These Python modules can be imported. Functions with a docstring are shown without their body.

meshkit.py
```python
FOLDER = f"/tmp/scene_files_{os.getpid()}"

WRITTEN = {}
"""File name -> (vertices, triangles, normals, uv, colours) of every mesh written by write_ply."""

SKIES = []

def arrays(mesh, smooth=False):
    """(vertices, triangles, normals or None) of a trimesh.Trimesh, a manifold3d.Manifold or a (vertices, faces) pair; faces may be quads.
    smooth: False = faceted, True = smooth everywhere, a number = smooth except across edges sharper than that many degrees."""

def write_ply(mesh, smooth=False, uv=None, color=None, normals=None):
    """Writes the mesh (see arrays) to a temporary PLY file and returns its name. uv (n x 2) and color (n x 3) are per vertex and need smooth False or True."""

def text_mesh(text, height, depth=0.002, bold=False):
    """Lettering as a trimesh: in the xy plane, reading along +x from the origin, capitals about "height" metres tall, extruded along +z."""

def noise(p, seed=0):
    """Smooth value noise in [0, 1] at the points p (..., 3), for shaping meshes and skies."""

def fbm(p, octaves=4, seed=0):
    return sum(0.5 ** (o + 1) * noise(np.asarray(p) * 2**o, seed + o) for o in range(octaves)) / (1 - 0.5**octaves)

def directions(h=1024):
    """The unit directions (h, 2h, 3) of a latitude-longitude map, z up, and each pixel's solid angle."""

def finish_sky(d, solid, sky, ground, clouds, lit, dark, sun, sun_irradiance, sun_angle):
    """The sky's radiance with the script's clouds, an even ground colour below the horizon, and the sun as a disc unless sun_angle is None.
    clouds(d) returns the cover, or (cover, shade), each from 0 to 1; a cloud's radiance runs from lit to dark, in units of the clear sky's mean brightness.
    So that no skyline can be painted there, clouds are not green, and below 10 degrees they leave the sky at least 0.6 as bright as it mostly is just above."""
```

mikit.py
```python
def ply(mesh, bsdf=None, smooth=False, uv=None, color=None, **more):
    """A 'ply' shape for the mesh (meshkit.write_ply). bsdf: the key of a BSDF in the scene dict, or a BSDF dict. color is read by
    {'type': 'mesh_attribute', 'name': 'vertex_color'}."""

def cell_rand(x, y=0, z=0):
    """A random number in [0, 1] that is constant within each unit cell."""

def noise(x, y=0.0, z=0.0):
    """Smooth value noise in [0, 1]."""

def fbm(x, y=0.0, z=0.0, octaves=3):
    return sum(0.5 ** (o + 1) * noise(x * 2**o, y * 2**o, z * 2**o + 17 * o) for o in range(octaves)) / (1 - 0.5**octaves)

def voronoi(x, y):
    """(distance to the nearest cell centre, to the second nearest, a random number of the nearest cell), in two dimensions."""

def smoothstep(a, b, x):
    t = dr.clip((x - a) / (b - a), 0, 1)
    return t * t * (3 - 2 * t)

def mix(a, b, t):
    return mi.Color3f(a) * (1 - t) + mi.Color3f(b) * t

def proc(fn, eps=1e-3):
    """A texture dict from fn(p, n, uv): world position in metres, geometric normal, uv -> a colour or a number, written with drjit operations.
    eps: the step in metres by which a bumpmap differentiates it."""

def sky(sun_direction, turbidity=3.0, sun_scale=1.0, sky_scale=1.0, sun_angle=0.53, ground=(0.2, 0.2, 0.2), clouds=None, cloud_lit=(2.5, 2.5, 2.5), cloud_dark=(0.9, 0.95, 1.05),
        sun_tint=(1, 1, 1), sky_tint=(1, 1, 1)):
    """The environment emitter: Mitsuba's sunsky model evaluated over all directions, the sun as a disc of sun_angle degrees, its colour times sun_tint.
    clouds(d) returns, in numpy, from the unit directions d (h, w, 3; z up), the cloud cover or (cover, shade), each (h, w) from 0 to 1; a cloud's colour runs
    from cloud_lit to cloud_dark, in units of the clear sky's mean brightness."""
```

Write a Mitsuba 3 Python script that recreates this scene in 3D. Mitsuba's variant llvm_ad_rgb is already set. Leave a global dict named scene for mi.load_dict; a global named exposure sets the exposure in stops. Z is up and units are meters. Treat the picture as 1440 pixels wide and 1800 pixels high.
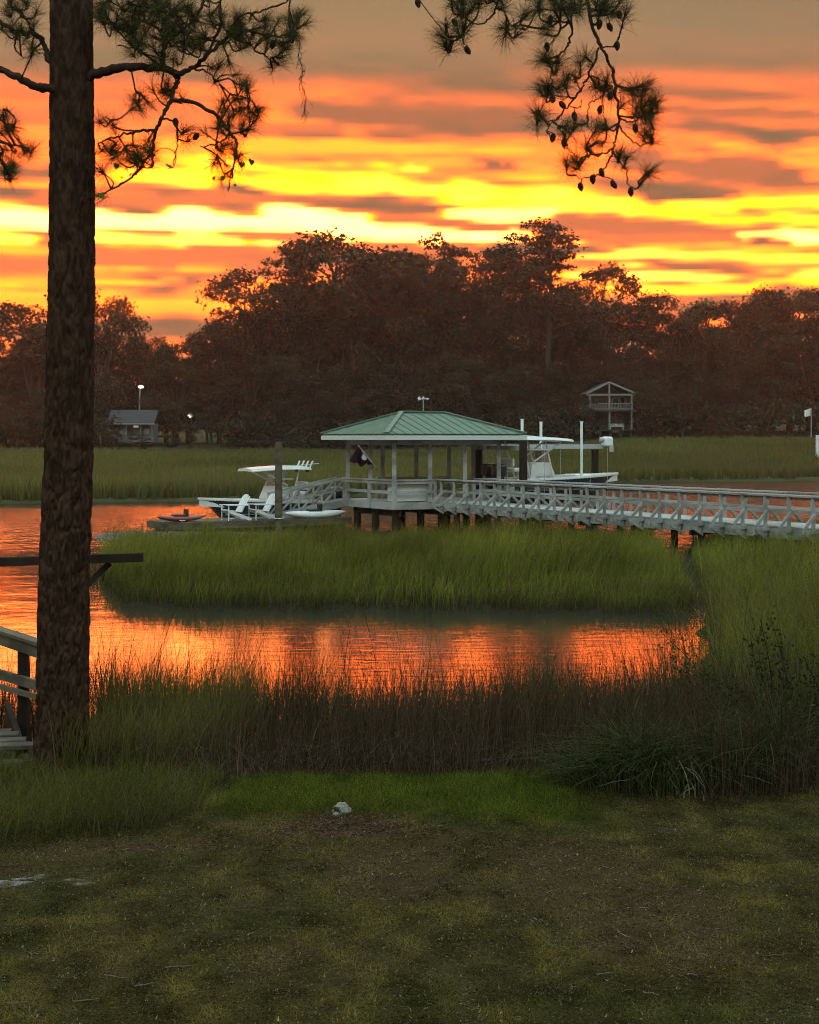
import math, random
import numpy as np
import trimesh, shapely
from shapely.geometry import Polygon, LineString, Point
import mitsuba as mi
import drjit as dr
import mikit, meshkit
from mikit import noise as tnoise, fbm as tfbm, voronoi, smoothstep as tstep, mix, cell_rand

T = mi.ScalarTransform4f
scene, labels = {}, {}
rng = np.random.default_rng(7)

# ------------------------------------------------------------------ camera, sky, exposure
EYE = 3.6                     # eye height over the water (z = 0); the view is level, with a lens shift
FOC = 2600 / 1440             # focal length over picture width
exposure = 0.1
scene['camera'] = {'type': 'perspective', 'fov': 2 * math.degrees(math.atan(0.5 / FOC)), 'fov_axis': 'x',
                   'near_clip': 0.1, 'far_clip': 6000.0, 'principal_point_offset_x': 0.0, 'principal_point_offset_y': 130 / 1800,
                   'to_world': T().look_at(origin=[0, 0, EYE], target=[0, 10, EYE], up=[0, 0, 1])}


def npstep(a, b, x):
    t = np.clip((x - a) / (b - a), 0, 1)
    return t * t * (3 - 2 * t)


# stratus streaks of the sunset: (left, right, height at left, height at right, half thickness at left, at right, heat), in degrees.
# heat 0 = grey mauve cloud, 0.2 = orange, 1 = yellow, 2 = open glowing sky
STREAKS = [
    (-17, 17, 10.9, 11.1, .60, .50, 0.187), (-8, 6, 11.35, 11.2, .26, .18, 0.44), (-15, -5.5, 11.0, 11.2, .14, .2, 0.336), (4, 17, 11.2, 10.6, .12, .22, 0.336),
    (-5.5, 6.5, 12.7, 12.45, .42, .34, 0.0324), (9, 17, 12.75, 12.4, .30, .22, 0.0504), (-16, -6, 12.3, 12.6, .3, .2, 0.108), (-10, -2, 12.0, 11.95, .16, .12, 0.0864),
    (7.2, 15, 10.75, 10.45, .62, .58, 0.0504), (-2, 3, 12.0, 11.8, .12, .12, 0.072), (11.5, 16.5, 11.35, 11.0, .12, .10, 0.4),
    (-12.5, 0.5, 10.1, 9.95, .54, .72, 1.08), (-1.5, 7.4, 9.85, 9.1, .64, .46, 1.14), (4.5, 17, 9.05, 8.9, .46, .40, 1.08), (-17, -11, 9.75, 10.0, .12, .16, 0.4),
    (-6, 3, 10.55, 10.1, .12, .1, 0.28), (-1, 6, 10.75, 10.55, .10, .08, 0.4),
    (-15.5, 2.2, 9.15, 9.22, .30, .24, 0.0936), (-17, -12, 9.2, 9.15, .5, .3, 0.101),
    (-17, -1.5, 8.42, 8.26, .52, .72, 2), (-4, 5.5, 8.15, 7.85, .58, .36, 1.9), (1, 6.5, 8.75, 8.62, .22, .16, 1.7), (4, 12, 7.75, 7.35, .15, .10, 1.42), (12.3, 17, 7.95, 7.55, .22, .26, 1.9),
    (-2.0, 5.2, 8.55, 8.12, .20, .17, 0.072), (4.4, 15, 8.42, 7.95, .34, .24, 0.0648), (11, 17, 8.4, 8.35, .16, .24, 1.03), (6, 14, 7.55, 7.75, .18, .14, 0.101),
    (-14, -4.5, 7.55, 7.75, .26, .36, 1.31), (-17, -14, 7.9, 7.6, .3, .3, 1.25), (-11.8, -8.6, 7.98, 7.86, .22, .14, 0.0864), (-8, -3, 7.92, 7.8, .12, .2, 0.101),
    (-17, -3, 6.85, 6.95, .50, .44, 0.0936), (-17, 17, 5.9, 6.1, .26, .2, 0.24), (-17, -4, 5.98, 6.0, .09, .08, 0.798), (-14, -5, 5.55, 5.62, .08, .08, 0.496), (-17, -11, 5.3, 5.25, .10, .08, 0.4),
    (5.5, 17, 7.05, 6.95, .24, .22, 1.2), (7, 12.5, 6.72, 6.62, .14, .12, 1.37), (6.5, 13, 6.5, 6.4, .14, .12, 0.0792), (5, 17, 6.22, 6.30, .20, .22, 1.25), (7, 16, 5.92, 6.0, .12, .12, 0.0936),
    (4.5, 15, 5.62, 5.75, .18, .20, 1.08), (6, 13, 5.35, 5.45, .10, .10, 0.144), (13, 17, 5.9, 6.05, .14, .2, 1.03), (8, 17, 7.42, 7.3, .10, .12, 0.48),
]


def clouds(d):
    """The cloud bank averaged over the height of a sky texel, so that edges stay smooth."""
    el = np.arcsin(np.clip(d[..., 2], -1, 1)); az = np.arctan2(d[..., 1], d[..., 0]); out = []
    for o in (-.0011, 0.0, .0011):
        e = np.clip(el + o, 0, np.pi / 2); out.append(cloud_bank(np.stack([np.cos(e) * np.cos(az), np.cos(e) * np.sin(az), np.sin(e)], -1)))
    return np.mean([o[0] for o in out], 0), np.mean([o[1] for o in out], 0)


def cloud_bank(d):
    """Cover and shade of the western cloud bank: level streaks, glowing round the sun's azimuth, thinning out overhead and to the east."""
    x, y, z = d[..., 0], d[..., 1], d[..., 2]
    az, el = np.degrees(np.arctan2(x, y)), np.degrees(np.arcsin(np.clip(z, -1, 1)))
    fy = np.maximum(y, 0.12)
    A, B = np.degrees(1) * x / fy, np.degrees(1) * z / fy
    A, B = np.clip(A, -90, 90), np.clip(B, 0, 90)
    P = lambda sx, sy, k: np.stack([A * sx + .35 * B * sx, B * sy + .03 * A * sy, 0 * A + k], -1)
    n1, n2, n3 = meshkit.fbm(P(.22, .55, 3.3), 3, 11), meshkit.fbm(P(.30, 1.9, 7.7), 3, 23), meshkit.fbm(P(.55, 3.2, 1.1), 2, 31)
    Bw = B + 0.55 * (n1 - .5) + 0.35 * (n2 - .5)
    h = np.interp(Bw, [0, 4.5, 6.2, 7.5, 9, 10.2, 11.6, 12.6, 13.5, 14.6, 17, 22], [.16, .17, .15, .13, .15, .17, .165, .13, .085, .012, .001, 0.0])
    n4 = meshkit.fbm(P(.13, 1.9, 5.9), 3, 47)
    h = np.clip(h * (1 + 2.4 * (n2 - .5) + 1.4 * (n3 - .5) + 1.9 * (n4 - .5)), 0, 1)
    h = h + .36 * npstep(.60, .72, n4 + .35 * (n2 - .5)) * npstep(4, 6, B) * npstep(12.2, 11, B)
    h = h * (1 - .72 * npstep(.46, .34, n4 + .5 * (n3 - .5)) * npstep(13.4, 12, B))
    for a0, a1, b0, b1, w0, w1, v in STREAKS:
        t = np.clip((A - a0) / (a1 - a0), 0, 1)
        c, w = b0 + (b1 - b0) * t, w0 + (w1 - w0) * t
        ends = npstep(a0 - .2, a0 + .22 * (a1 - a0) + .2, A) * (1 - npstep(a1 - .22 * (a1 - a0) - .2, a1 + .2, A))
        if a0 <= -17: ends = np.maximum(ends, (A < 0) * (1 - npstep(a1 - .22 * (a1 - a0) - .2, a1 + .2, A)) * npstep(-60, -17, A))
        if a1 >= 17: ends = np.maximum(ends, (A > 0) * npstep(a0 - .2, a0 + .22 * (a1 - a0) + .2, A) * (1 - npstep(17, 60, A)))
        m = 1 - np.abs(Bw - c) / np.maximum(w * (0.35 + 0.65 * ends), .02) + 2.6 * (n2 - .5) + 1.8 * (n3 - .5)
        m = npstep(-.05, .40, m) * npstep(0, .5, ends)
        h = h * (1 - m) + v * (1 + .25 * (n3 - .5)) * m
    glow = np.exp(-(np.maximum(np.abs(az + 2) - 14, 0) / 28) ** 2)
    h = h * glow
    h = h * (.60 + .40 * npstep(.04, .2, h))
    veil = 1 - npstep(20, 46, el + 8 * (n1 - .5)) * .85
    veil = veil * (1 - .88 * npstep(60, 115, np.abs(az)) * npstep(18, 27, el))
    cover = np.clip(veil, 0, 1) * np.clip(1 - .11 * (h - 1), 0, 1)
    cover = cover * (1 - .007 * npstep(13.0, 15.8, B))
    return cover, np.clip(1 - h, 0, 1)


SUN = np.array([-0.035, 1.0, math.tan(math.radians(4.0))])
scene['sky'] = mikit.sky(SUN.tolist(), turbidity=3.0, sun_scale=0.0, sky_scale=95.0, clouds=clouds, ground=(.05, .05, .04),
                         cloud_lit=(4.5, .48, 0.0), cloud_dark=(.084, .053, .028), sky_tint=(1.0, .96, .80))

# ------------------------------------------------------------------ mesh helpers
def S(px, py, D):
    """A point at distance D (m, along the view axis): where the surveyed photograph position px, py lies in the place."""
    return np.array([(px - 720) * D / 2600, D, EYE - (py - 770) * D / 2600])


def cat(parts):
    vs, fs, n = [], [], 0
    for v, f in parts:
        f = np.asarray(f, int)
        if f.shape[1] == 4:
            f = np.vstack([f[:, [0, 1, 2]], f[:, [0, 2, 3]]])
        vs.append(np.asarray(v, float)); fs.append(f + n); n += len(v)
    return np.vstack(vs), np.vstack(fs)


def nrm(a):
    a = np.asarray(a, float)
    return a / (np.linalg.norm(a) + 1e-12)


def beam(p, q, w, h, up=(0, 0, 1), ch=0.0):
    """A board from p to q: w across, h along up; ch chamfers its long edges."""
    p, q = np.asarray(p, float), np.asarray(q, float)
    t = nrm(q - p); up = np.asarray(up, float)
    if abs(t @ nrm(up)) > .95: up = np.array([0, 1.0, 0]) if abs(t[1]) < .9 else np.array([1.0, 0, 0])
    s = nrm(np.cross(t, up)); u = np.cross(s, t)
    a, b = w / 2, h / 2
    if ch > 0:
        c = min(ch, a * .45, b * .45)
        prof = [(-a + c, -b), (a - c, -b), (a, -b + c), (a, b - c), (a - c, b), (-a + c, b), (-a, b - c), (-a, -b + c)]
    else:
        prof = [(-a, -b), (a, -b), (a, b), (-a, b)]
    n = len(prof)
    v = np.array([p + s * x + u * y for x, y in prof] + [q + s * x + u * y for x, y in prof])
    f = [[i, (i + 1) % n, n + (i + 1) % n] for i in range(n)] + [[i, n + (i + 1) % n, n + i] for i in range(n)]
    f += [[0, i + 1, i] for i in range(1, n - 1)] + [[n, n + i, n + i + 1] for i in range(1, n - 1)]
    return v, np.array(f)


def slab(pts, h):
    """Vertical prism under the polygon pts (n,3): top at pts, h thick."""
    pts = np.asarray(pts, float); n = len(pts)
    tri = trimesh.creation.triangulate_polygon(Polygon(pts[:, :2]), engine='earcut')[1] if n > 4 else None
    top = np.array([[0, i, i + 1] for i in range(1, n - 1)]) if tri is None else tri
    v = np.vstack([pts, pts - [0, 0, h]])
    side = [[i, n + i, n + (i + 1) % n] for i in range(n)] + [[i, n + (i + 1) % n, (i + 1) % n] for i in range(n)]
    return v, np.vstack([top, top[:, ::-1] + n, side])


def tube(pts, rad, sides=6, cap=True):
    pts = np.asarray(pts, float); n = len(pts)
    rad = np.broadcast_to(np.asarray(rad, float), (n,))
    t = np.gradient(pts, axis=0); t /= np.linalg.norm(t, axis=1, keepdims=True) + 1e-12
    a = np.cross(t, [0.13, 0.21, 0.97]); bad = np.linalg.norm(a, axis=1) < .2
    a[bad] = np.cross(t[bad], [1, 0, 0]); a /= np.linalg.norm(a, axis=1, keepdims=True)
    b = np.cross(t, a); ang = np.arange(sides) * 2 * np.pi / sides
    v = pts[:, None] + rad[:, None, None] * (np.cos(ang)[None, :, None] * a[:, None] + np.sin(ang)[None, :, None] * b[:, None])
    i, j = np.meshgrid(np.arange(n - 1), np.arange(sides), indexing='ij')
    q = np.stack([i * sides + j, i * sides + (j + 1) % sides, (i + 1) * sides + (j + 1) % sides, (i + 1) * sides + j], -1).reshape(-1, 4)
    v = v.reshape(-1, 3)
    f = np.vstack([q[:, [0, 1, 2]], q[:, [0, 2, 3]]])
    if cap:
        v = np.vstack([v, pts[:1], pts[-1:]])
        k = np.arange(sides)
        f = np.vstack([f, np.stack([np.full(sides, n * sides), (k + 1) % sides, k], 1), np.stack([np.full(sides, n * sides + 1), (n - 1) * sides + k, (n - 1) * sides + (k + 1) % sides], 1)])
    return v, f


def spline(pts, n):
    """Smooth curve (Catmull-Rom) through pts, n points per span."""
    p = np.asarray(pts, float)
    p = np.vstack([2 * p[0] - p[1], p, 2 * p[-1] - p[-2]])
    out = []
    for i in range(1, len(p) - 2):
        for t in np.linspace(0, 1, n, endpoint=False):
            a, b, c, d = p[i - 1:i + 3]
            out.append(.5 * (2 * b + (c - a) * t + (2 * a - 5 * b + 4 * c - d) * t * t + (3 * b - a - 3 * c + d) * t ** 3))
    out.append(p[-2])
    return np.array(out)


def loft(rings, close=True, caps=True):
    """Skin through rings (m, n, 3)."""
    r = np.asarray(rings, float); m, n = r.shape[:2]
    i, j = np.meshgrid(np.arange(m - 1), np.arange(n if close else n - 1), indexing='ij')
    q = np.stack([i * n + j, i * n + (j + 1) % n, (i + 1) * n + (j + 1) % n, (i + 1) * n + j], -1).reshape(-1, 4)
    f = np.vstack([q[:, [0, 1, 2]], q[:, [0, 2, 3]]])
    v = r.reshape(-1, 3)
    if caps and close:
        v = np.vstack([v, r[0].mean(0), r[-1].mean(0)]); k = np.arange(n)
        f = np.vstack([f, np.stack([np.full(n, m * n), (k + 1) % n, k], 1), np.stack([np.full(n, m * n + 1), (m - 1) * n + k, (m - 1) * n + (k + 1) % n], 1)])
    return v, f


def rbox(c, size, r, ax=(1, 0, 0)):
    """Box with rounded edges, centred at c, turned so that its x runs along ax (level)."""
    import manifold3d as m3
    sx, sy, sz = np.asarray(size) / 2 - r
    m = m3.Manifold.batch_hull([m3.Manifold.sphere(r, 12).translate([x, y, z]) for x in (-sx, sx) for y in (-sy, sy) for z in (-sz, sz)]).to_mesh()
    v, f = np.array(m.vert_properties)[:, :3], np.array(m.tri_verts)
    ax = nrm(ax); ay = np.array([-ax[1], ax[0], 0])
    return v[:, :1] * ax + v[:, 1:2] * ay + v[:, 2:] * np.array([0, 0, 1]) + np.asarray(c), f


def ball(c, r, sub=2):
    m = trimesh.creation.icosphere(subdivisions=sub)
    return np.array(m.vertices) * np.asarray(r) + np.asarray(c), np.array(m.faces)


_count = {}


def numbered(key):
    n = _count.get(key, -1) + 1
    _count[key] = n
    return key if n == 0 else f'{key}_{n:03d}'


def thing(name, label, category, group=None, kind=None):
    key = numbered(name)
    labels[key] = {'label': label, 'category': category}
    if group: labels[key]['group'] = group
    if kind: labels[key]['kind'] = kind
    return key


def put(key, mesh, bsdf, smooth=False, label=None, kind=None, **more):
    """One entry of the scene. key may hold '__'; its last name is numbered when taken."""
    if isinstance(mesh, list): mesh = cat(mesh)
    key = numbered(key) if '__' in key else key
    scene[key] = mikit.ply(mesh, bsdf, smooth=smooth, **more)
    if label or kind:
        labels.setdefault(key, {})
        if label: labels[key]['label'] = label
        if kind: labels[key]['kind'] = kind
    return key


def structure(name, mesh, bsdf, label=None, smooth=False, kind='structure', **more):
    scene[name] = mikit.ply(cat(mesh) if isinstance(mesh, list) else mesh, bsdf, smooth=smooth, **more)
    labels[name] = {'kind': kind}
    if label: labels[name]['label'] = label


# ------------------------------------------------------------------ materials
def two(b): return {'type': 'twosided', 'bsdf': b}
def rgb(*c): return {'type': 'rgb', 'value': list(map(float, c))}
def paint(c, rough=.5, spec=.4): return two({'type': 'principled', 'base_color': c if isinstance(c, dict) else rgb(*c), 'roughness': rough, 'specular': spec})


VC = {'type': 'mesh_attribute', 'name': 'vertex_color'}
scene['leaf_blade'] = {'type': 'principledthin', 'base_color': VC, 'roughness': .6, 'diff_trans': .95, 'spec_trans': 0.0, 'eta': 1.33}
scene['blade'] = two({'type': 'diffuse', 'reflectance': VC})

scene['haze_air'] = {'type': 'homogeneous', 'albedo': .95, 'sigma_t': .00030, 'phase': {'type': 'hg', 'g': .85}}
scene['haze'] = {'type': 'cube', 'to_world': T().translate([0, 1000, 18]).scale([2800, 2800, 20]), 'bsdf': {'type': 'null'}, 'interior': {'type': 'ref', 'id': 'haze_air'}}
labels['haze'] = {'kind': 'stuff', 'label': 'evening haze'}
scene['camera']['medium'] = {'type': 'ref', 'id': 'haze_air'}


def weather(base, dark, sx, sy, sz, amount=.8):
    def fn(p, n, uv):
        s = tfbm(p.x * sx, p.y * sy, p.z * sz, 4)
        g = tfbm(p.x * 31, p.y * 31, p.z * 9, 2)
        return mix(base, dark, dr.clip(amount * tstep(.35, .7, s) + .5 * (g - .5), 0, 1))
    return mikit.proc(fn)


scene['grey_wood'] = paint(weather((.30, .295, .28), (.165, .16, .15), 1.3, 1.3, 2.6), .75, .25)
scene['dark_wood'] = paint(weather((.028, .021, .015), (.014, .010, .008), 2, 2, 1.2), .95, .05)
scene['old_plank'] = paint(weather((.095, .078, .054), (.042, .034, .025), 3, 3, 7), .85, .15)
scene['rail_wood'] = paint(weather((.098, .080, .054), (.042, .034, .024), 2.5, 2.5, 7), .8, .2)
scene['roof_green'] = paint(weather((.085, .134, .092), (.064, .105, .075), .9, .9, .5, .6), .6, .25)
scene['roof_trim'] = paint((.068, .112, .08), .5, .3)
scene['fascia'] = paint((.46, .48, .45), .6, .3)
scene['white_gel'] = paint(weather((.54, .55, .53), (.42, .43, .41), .7, .7, 2.0, .6), .28, .5)
scene['white_plastic'] = paint((.60, .61, .60), .45, .4)
scene['navy_gel'] = paint((.012, .018, .028), .22, .55)
scene['black_plastic'] = paint((.015, .016, .018), .35, .5)
scene['grey_plastic'] = paint((.30, .31, .32), .5, .4)
scene['red_plastic'] = paint(weather((.20, .040, .030), (.13, .03, .024), 1, 1, 1), .4, .4)
scene['window_dark'] = paint((.012, .014, .016), .12, .5)
scene['metal'] = two({'type': 'principled', 'base_color': rgb(.6, .61, .62), 'metallic': .9, 'roughness': .3})
scene['flag_dark'] = two({'type': 'diffuse', 'reflectance': rgb(.022, .010, .020)})
scene['flag_white'] = two({'type': 'diffuse', 'reflectance': rgb(.62, .60, .60)})
scene['windscreen'] = {'type': 'thindielectric', 'int_ior': 1.5}


def bark_color(p, n, uv):
    a = tfbm(p.x * 26, p.y * 26, p.z * 11, 3)
    b = tfbm(p.x * 80, p.y * 80, p.z * 30, 2)
    return mix((.024, .013, .0085), (.068, .037, .024), dr.clip(tstep(.3, .75, a) * .8 + .6 * (b - .5), 0, 1))


scene['bark'] = two({'type': 'bumpmap', 'arbitrary': {**mikit.proc(lambda p, n, uv: tfbm(p.x * 45, p.y * 45, p.z * 16, 3), 2e-3)}, 'scale': .02,
                     'bsdf': {'type': 'diffuse', 'reflectance': mikit.proc(bark_color)}})
scene['twig'] = two({'type': 'diffuse', 'reflectance': rgb(.040, .026, .018)})
scene['needle'] = two({'type': 'diffuse', 'reflectance': VC})
scene['far_bark'] = two({'type': 'diffuse', 'reflectance': rgb(.055, .045, .036)})
scene['far_leaf'] = two({'type': 'diffuse', 'reflectance': VC})


# ------------------------------------------------------------------ ground, water
def on_water(px, py): return np.array([(px - 720) / (py - 770) * EYE, 2600 * EYE / (py - 770)])


NEAR_LAND = Polygon([(-300, -300), (-300, 14), (-60, 17), (-12, 17.2), (-9, 17.6), (-6.2, 17.4), (-3, 17.0), (0, 17.2), (2.4, 17.8), (3.3, 18.6), (3.75, 19.4), (4.0, 20.6), (4.65, 21.6), (4.7, 23), (5.05, 24.4), (5.5, 25.4), (5.4, 27.2), (5.95, 28.6), (6.25, 30.4), (6.2, 32), (6.9, 34), (7.6, 40),
                     (9.1, 48), (13, 53), (22, 57), (60, 60), (300, 60), (300, -300)])
ISLAND = Polygon([(-6.3, 33), (-6.0, 31.9), (-5.2, 31.8), (-4.4, 31.2), (-3.5, 31.5), (-2, 31.0), (-1, 31.3), (.4, 30.8), (1.5, 31.2), (2.6, 30.5), (3.4, 30.9), (4.5, 30.3), (5.3, 30.5), (6.0, 31.6), (6.3, 36), (6.6, 40), (7.3, 45.5), (8.0, 50), (4, 48.5), (0, 47.0), (-3, 46.8), (-6, 47.2), (-8.6, 46.5), (-8.5, 41), (-7.3, 36)])
SPIT = Polygon([(-8.9, 49.5), (-6, 50.2), (-2.5, 51), (-2, 53), (-6.4, 55.0), (-10.8, 55.4), (-11.4, 54), (-10.4, 51.5)])
FAR_LAND = Polygon([(-900, 60), (-200, 76), (-60, 79), (-22.6, 81), (-11.6, 84.5), (0, 93), (6, 104), (13, 116), (24, 121), (34, 125), (60, 128), (200, 132), (900, 140), (2500, 3500), (-2500, 3500)])


def sdist(poly, x, y):
    p = shapely.points(x, y)
    d = shapely.distance(p, poly.exterior)
    return np.where(shapely.contains(poly, p), d, -d)


def far_level(x, y):
    side = npstep(-5, 45, x)
    z190 = 1.25 + 1.55 * side
    z = .18 + (z190 - .18) * npstep(70, 200, y) ** 1.0 * np.clip((y - 80) / 110, 0, 1)
    z = z + (1.5 + .4 * side) * npstep(190, 226, y)
    return z + 6 * npstep(240, 420, y) + 18 * npstep(420, 1500, y)


def ground_z(x, y):
    x, y = np.asarray(x, float), np.asarray(y, float)
    shp = x.shape; x, y = x.ravel(), y.ravel()
    p = np.stack([x, y, 0 * x], -1)
    bump = meshkit.fbm(p * .35, 3, 5) - .5
    fine = meshkit.fbm(p * 2.3, 3, 9) - .5
    sn, si, ss, sf = (sdist(q, x, y) for q in (NEAR_LAND, ISLAND, SPIT, FAR_LAND))
    right = npstep(3.2, 6, x) * npstep(13, 17, y)
    lawn = .66 + .10 * npstep(11, 6, y) + .10 * bump + .05 * fine
    zn = np.minimum(.06 + np.maximum(sn, 0) * np.where(right > .3, .10, .135), lawn)
    zn = np.where(sn > 0, zn, np.maximum(sn * .35, -.7) + .06)
    zi = np.where(si > 0, .06 + .09 * npstep(0, 2, si) + .05 * bump, np.maximum(si * .4, -.7) + .06)
    zs = np.where(ss > 0, .03 + .13 * npstep(0, 1.2, ss) * (.6 + fine), np.maximum(ss * .25, -.7) + .03)
    zf = np.where(sf > 0, .10 + np.minimum(far_level(x, y) - .1, .12 + sf * .06), np.maximum(sf * .3, -.7) + .1)
    z = np.maximum(np.maximum(zn, zi), np.maximum(zs, zf))
    mound = .07 * np.exp(-((x + .52) / .55) ** 2 - ((y - 11.0) / .5) ** 2) * (1 + 1.2 * fine)
    return (z + mound).reshape(shp)


def lawn_patch(x, y):
    """(bare, green, straw) weights of the near ground, for its colour and for the blades on it."""
    p = np.stack([x, y * .8, 0 * x], -1)
    a, b = meshkit.fbm(p * .75 + 3.1, 4, 61), meshkit.fbm(p * 1.6 + 9.7, 3, 67)
    edge = 12.9 - .5 * npstep(1.0, 2.2, x) - 1.0 * npstep(-1.6, -2.6, x)
    strip = npstep(-1.8, -1.3, x + .3 * (b - .5)) * npstep(1.9, 1.1, x) * npstep(11.0, 11.75, y + .8 * (a - .5))
    bare = .75 * npstep(.57, .70, a) * (1 - npstep(10.2, 11.2, y))
    bare = np.maximum(bare, np.exp(-((x + .5) / .6) ** 2 - ((y - 10.85) / .28) ** 2))
    bare = np.maximum(bare, .8 * np.exp(-((x + 2.0) / 1.1) ** 2 - ((y - 10.55) / .22) ** 2))
    return np.clip(bare, 0, 1), strip, npstep(.45, .6, b)


def grade(v, lo, hi, n0, n1, n2):
    return np.concatenate([v[0] + (lo - v[0]) * (1 - np.linspace(1, 0, n0, endpoint=False) ** 2.6), np.linspace(lo, hi, n1, endpoint=False), hi + (v[1] - hi) * np.linspace(0, 1, n2) ** 2.6])


gx = grade((-2500, 2500), -14, 14, 44, 170, 44)
gy = np.concatenate([grade((-900, 60), -2, 22, 14, 190, 70), 60 + 70 * np.linspace(0, 1, 50)[1:], 130 + 120 * np.linspace(0, 1, 36)[1:], 250 + 3200 * np.linspace(0, 1, 26)[1:] ** 2.2])
GX, GY = np.meshgrid(gx, gy)
GZ = ground_z(GX, GY)
ni, nj = GX.shape
gi, gj = np.meshgrid(np.arange(ni - 1), np.arange(nj - 1), indexing='ij')
gq = np.stack([gi * nj + gj, gi * nj + gj + 1, (gi + 1) * nj + gj + 1, (gi + 1) * nj + gj], -1).reshape(-1, 4)


def ground_color(x, y, z):
    bare, strip, straw = lawn_patch(x, y)
    w = lambda m, c0, c1: c0 * (1 - m[:, None]) + np.asarray(c1) * m[:, None]
    c = np.tile([.036, .028, .011], (len(x), 1))
    c = w(straw * .6, c, (.046, .034, .014)); c = w(bare, c, (.050, .030, .017)); c = w(strip, c, (.026, .036, .006))
    c = w(npstep(12.6, 13.6, y), c, (.030, .024, .015))
    c = w(npstep(60, 80, y), c, (.060, .062, .026))
    c = w(npstep(188, 206, y), c, (.045, .042, .020))
    return w(npstep(.10, .02, z) * npstep(14, 16, y), c, (.030, .025, .019))


def ground_fine(p, n, uv):
    g = tfbm(p.x * 26, p.y * 26, p.z * 26, 3)
    return .45 + 1.1 * g


structure('ground', (np.stack([GX, GY, GZ], -1).reshape(-1, 3), gq), 'blade', 'dark lawn and marsh mud of the shore', smooth=True, color=ground_color(GX.ravel(), GY.ravel(), GZ.ravel()))


def ripple(p, n, uv):
    near = tstep(44.0, 24.0, p.y) * tstep(-9.0, -3.0, p.x)
    far = tstep(44.0, 62.0, p.y)
    s = (tfbm(p.x * 1.9, p.y * 3.1, 1.7, 3) * .012 + tfbm(p.x * .5 + 7, p.y * .8, .3, 2) * .02) * (.55 + 5.2 * far)
    calm = tfbm(p.x * 2.2, p.y * 8.0, 3.3, 3) * .0040
    return s * (1 - near) + calm * near


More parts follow.
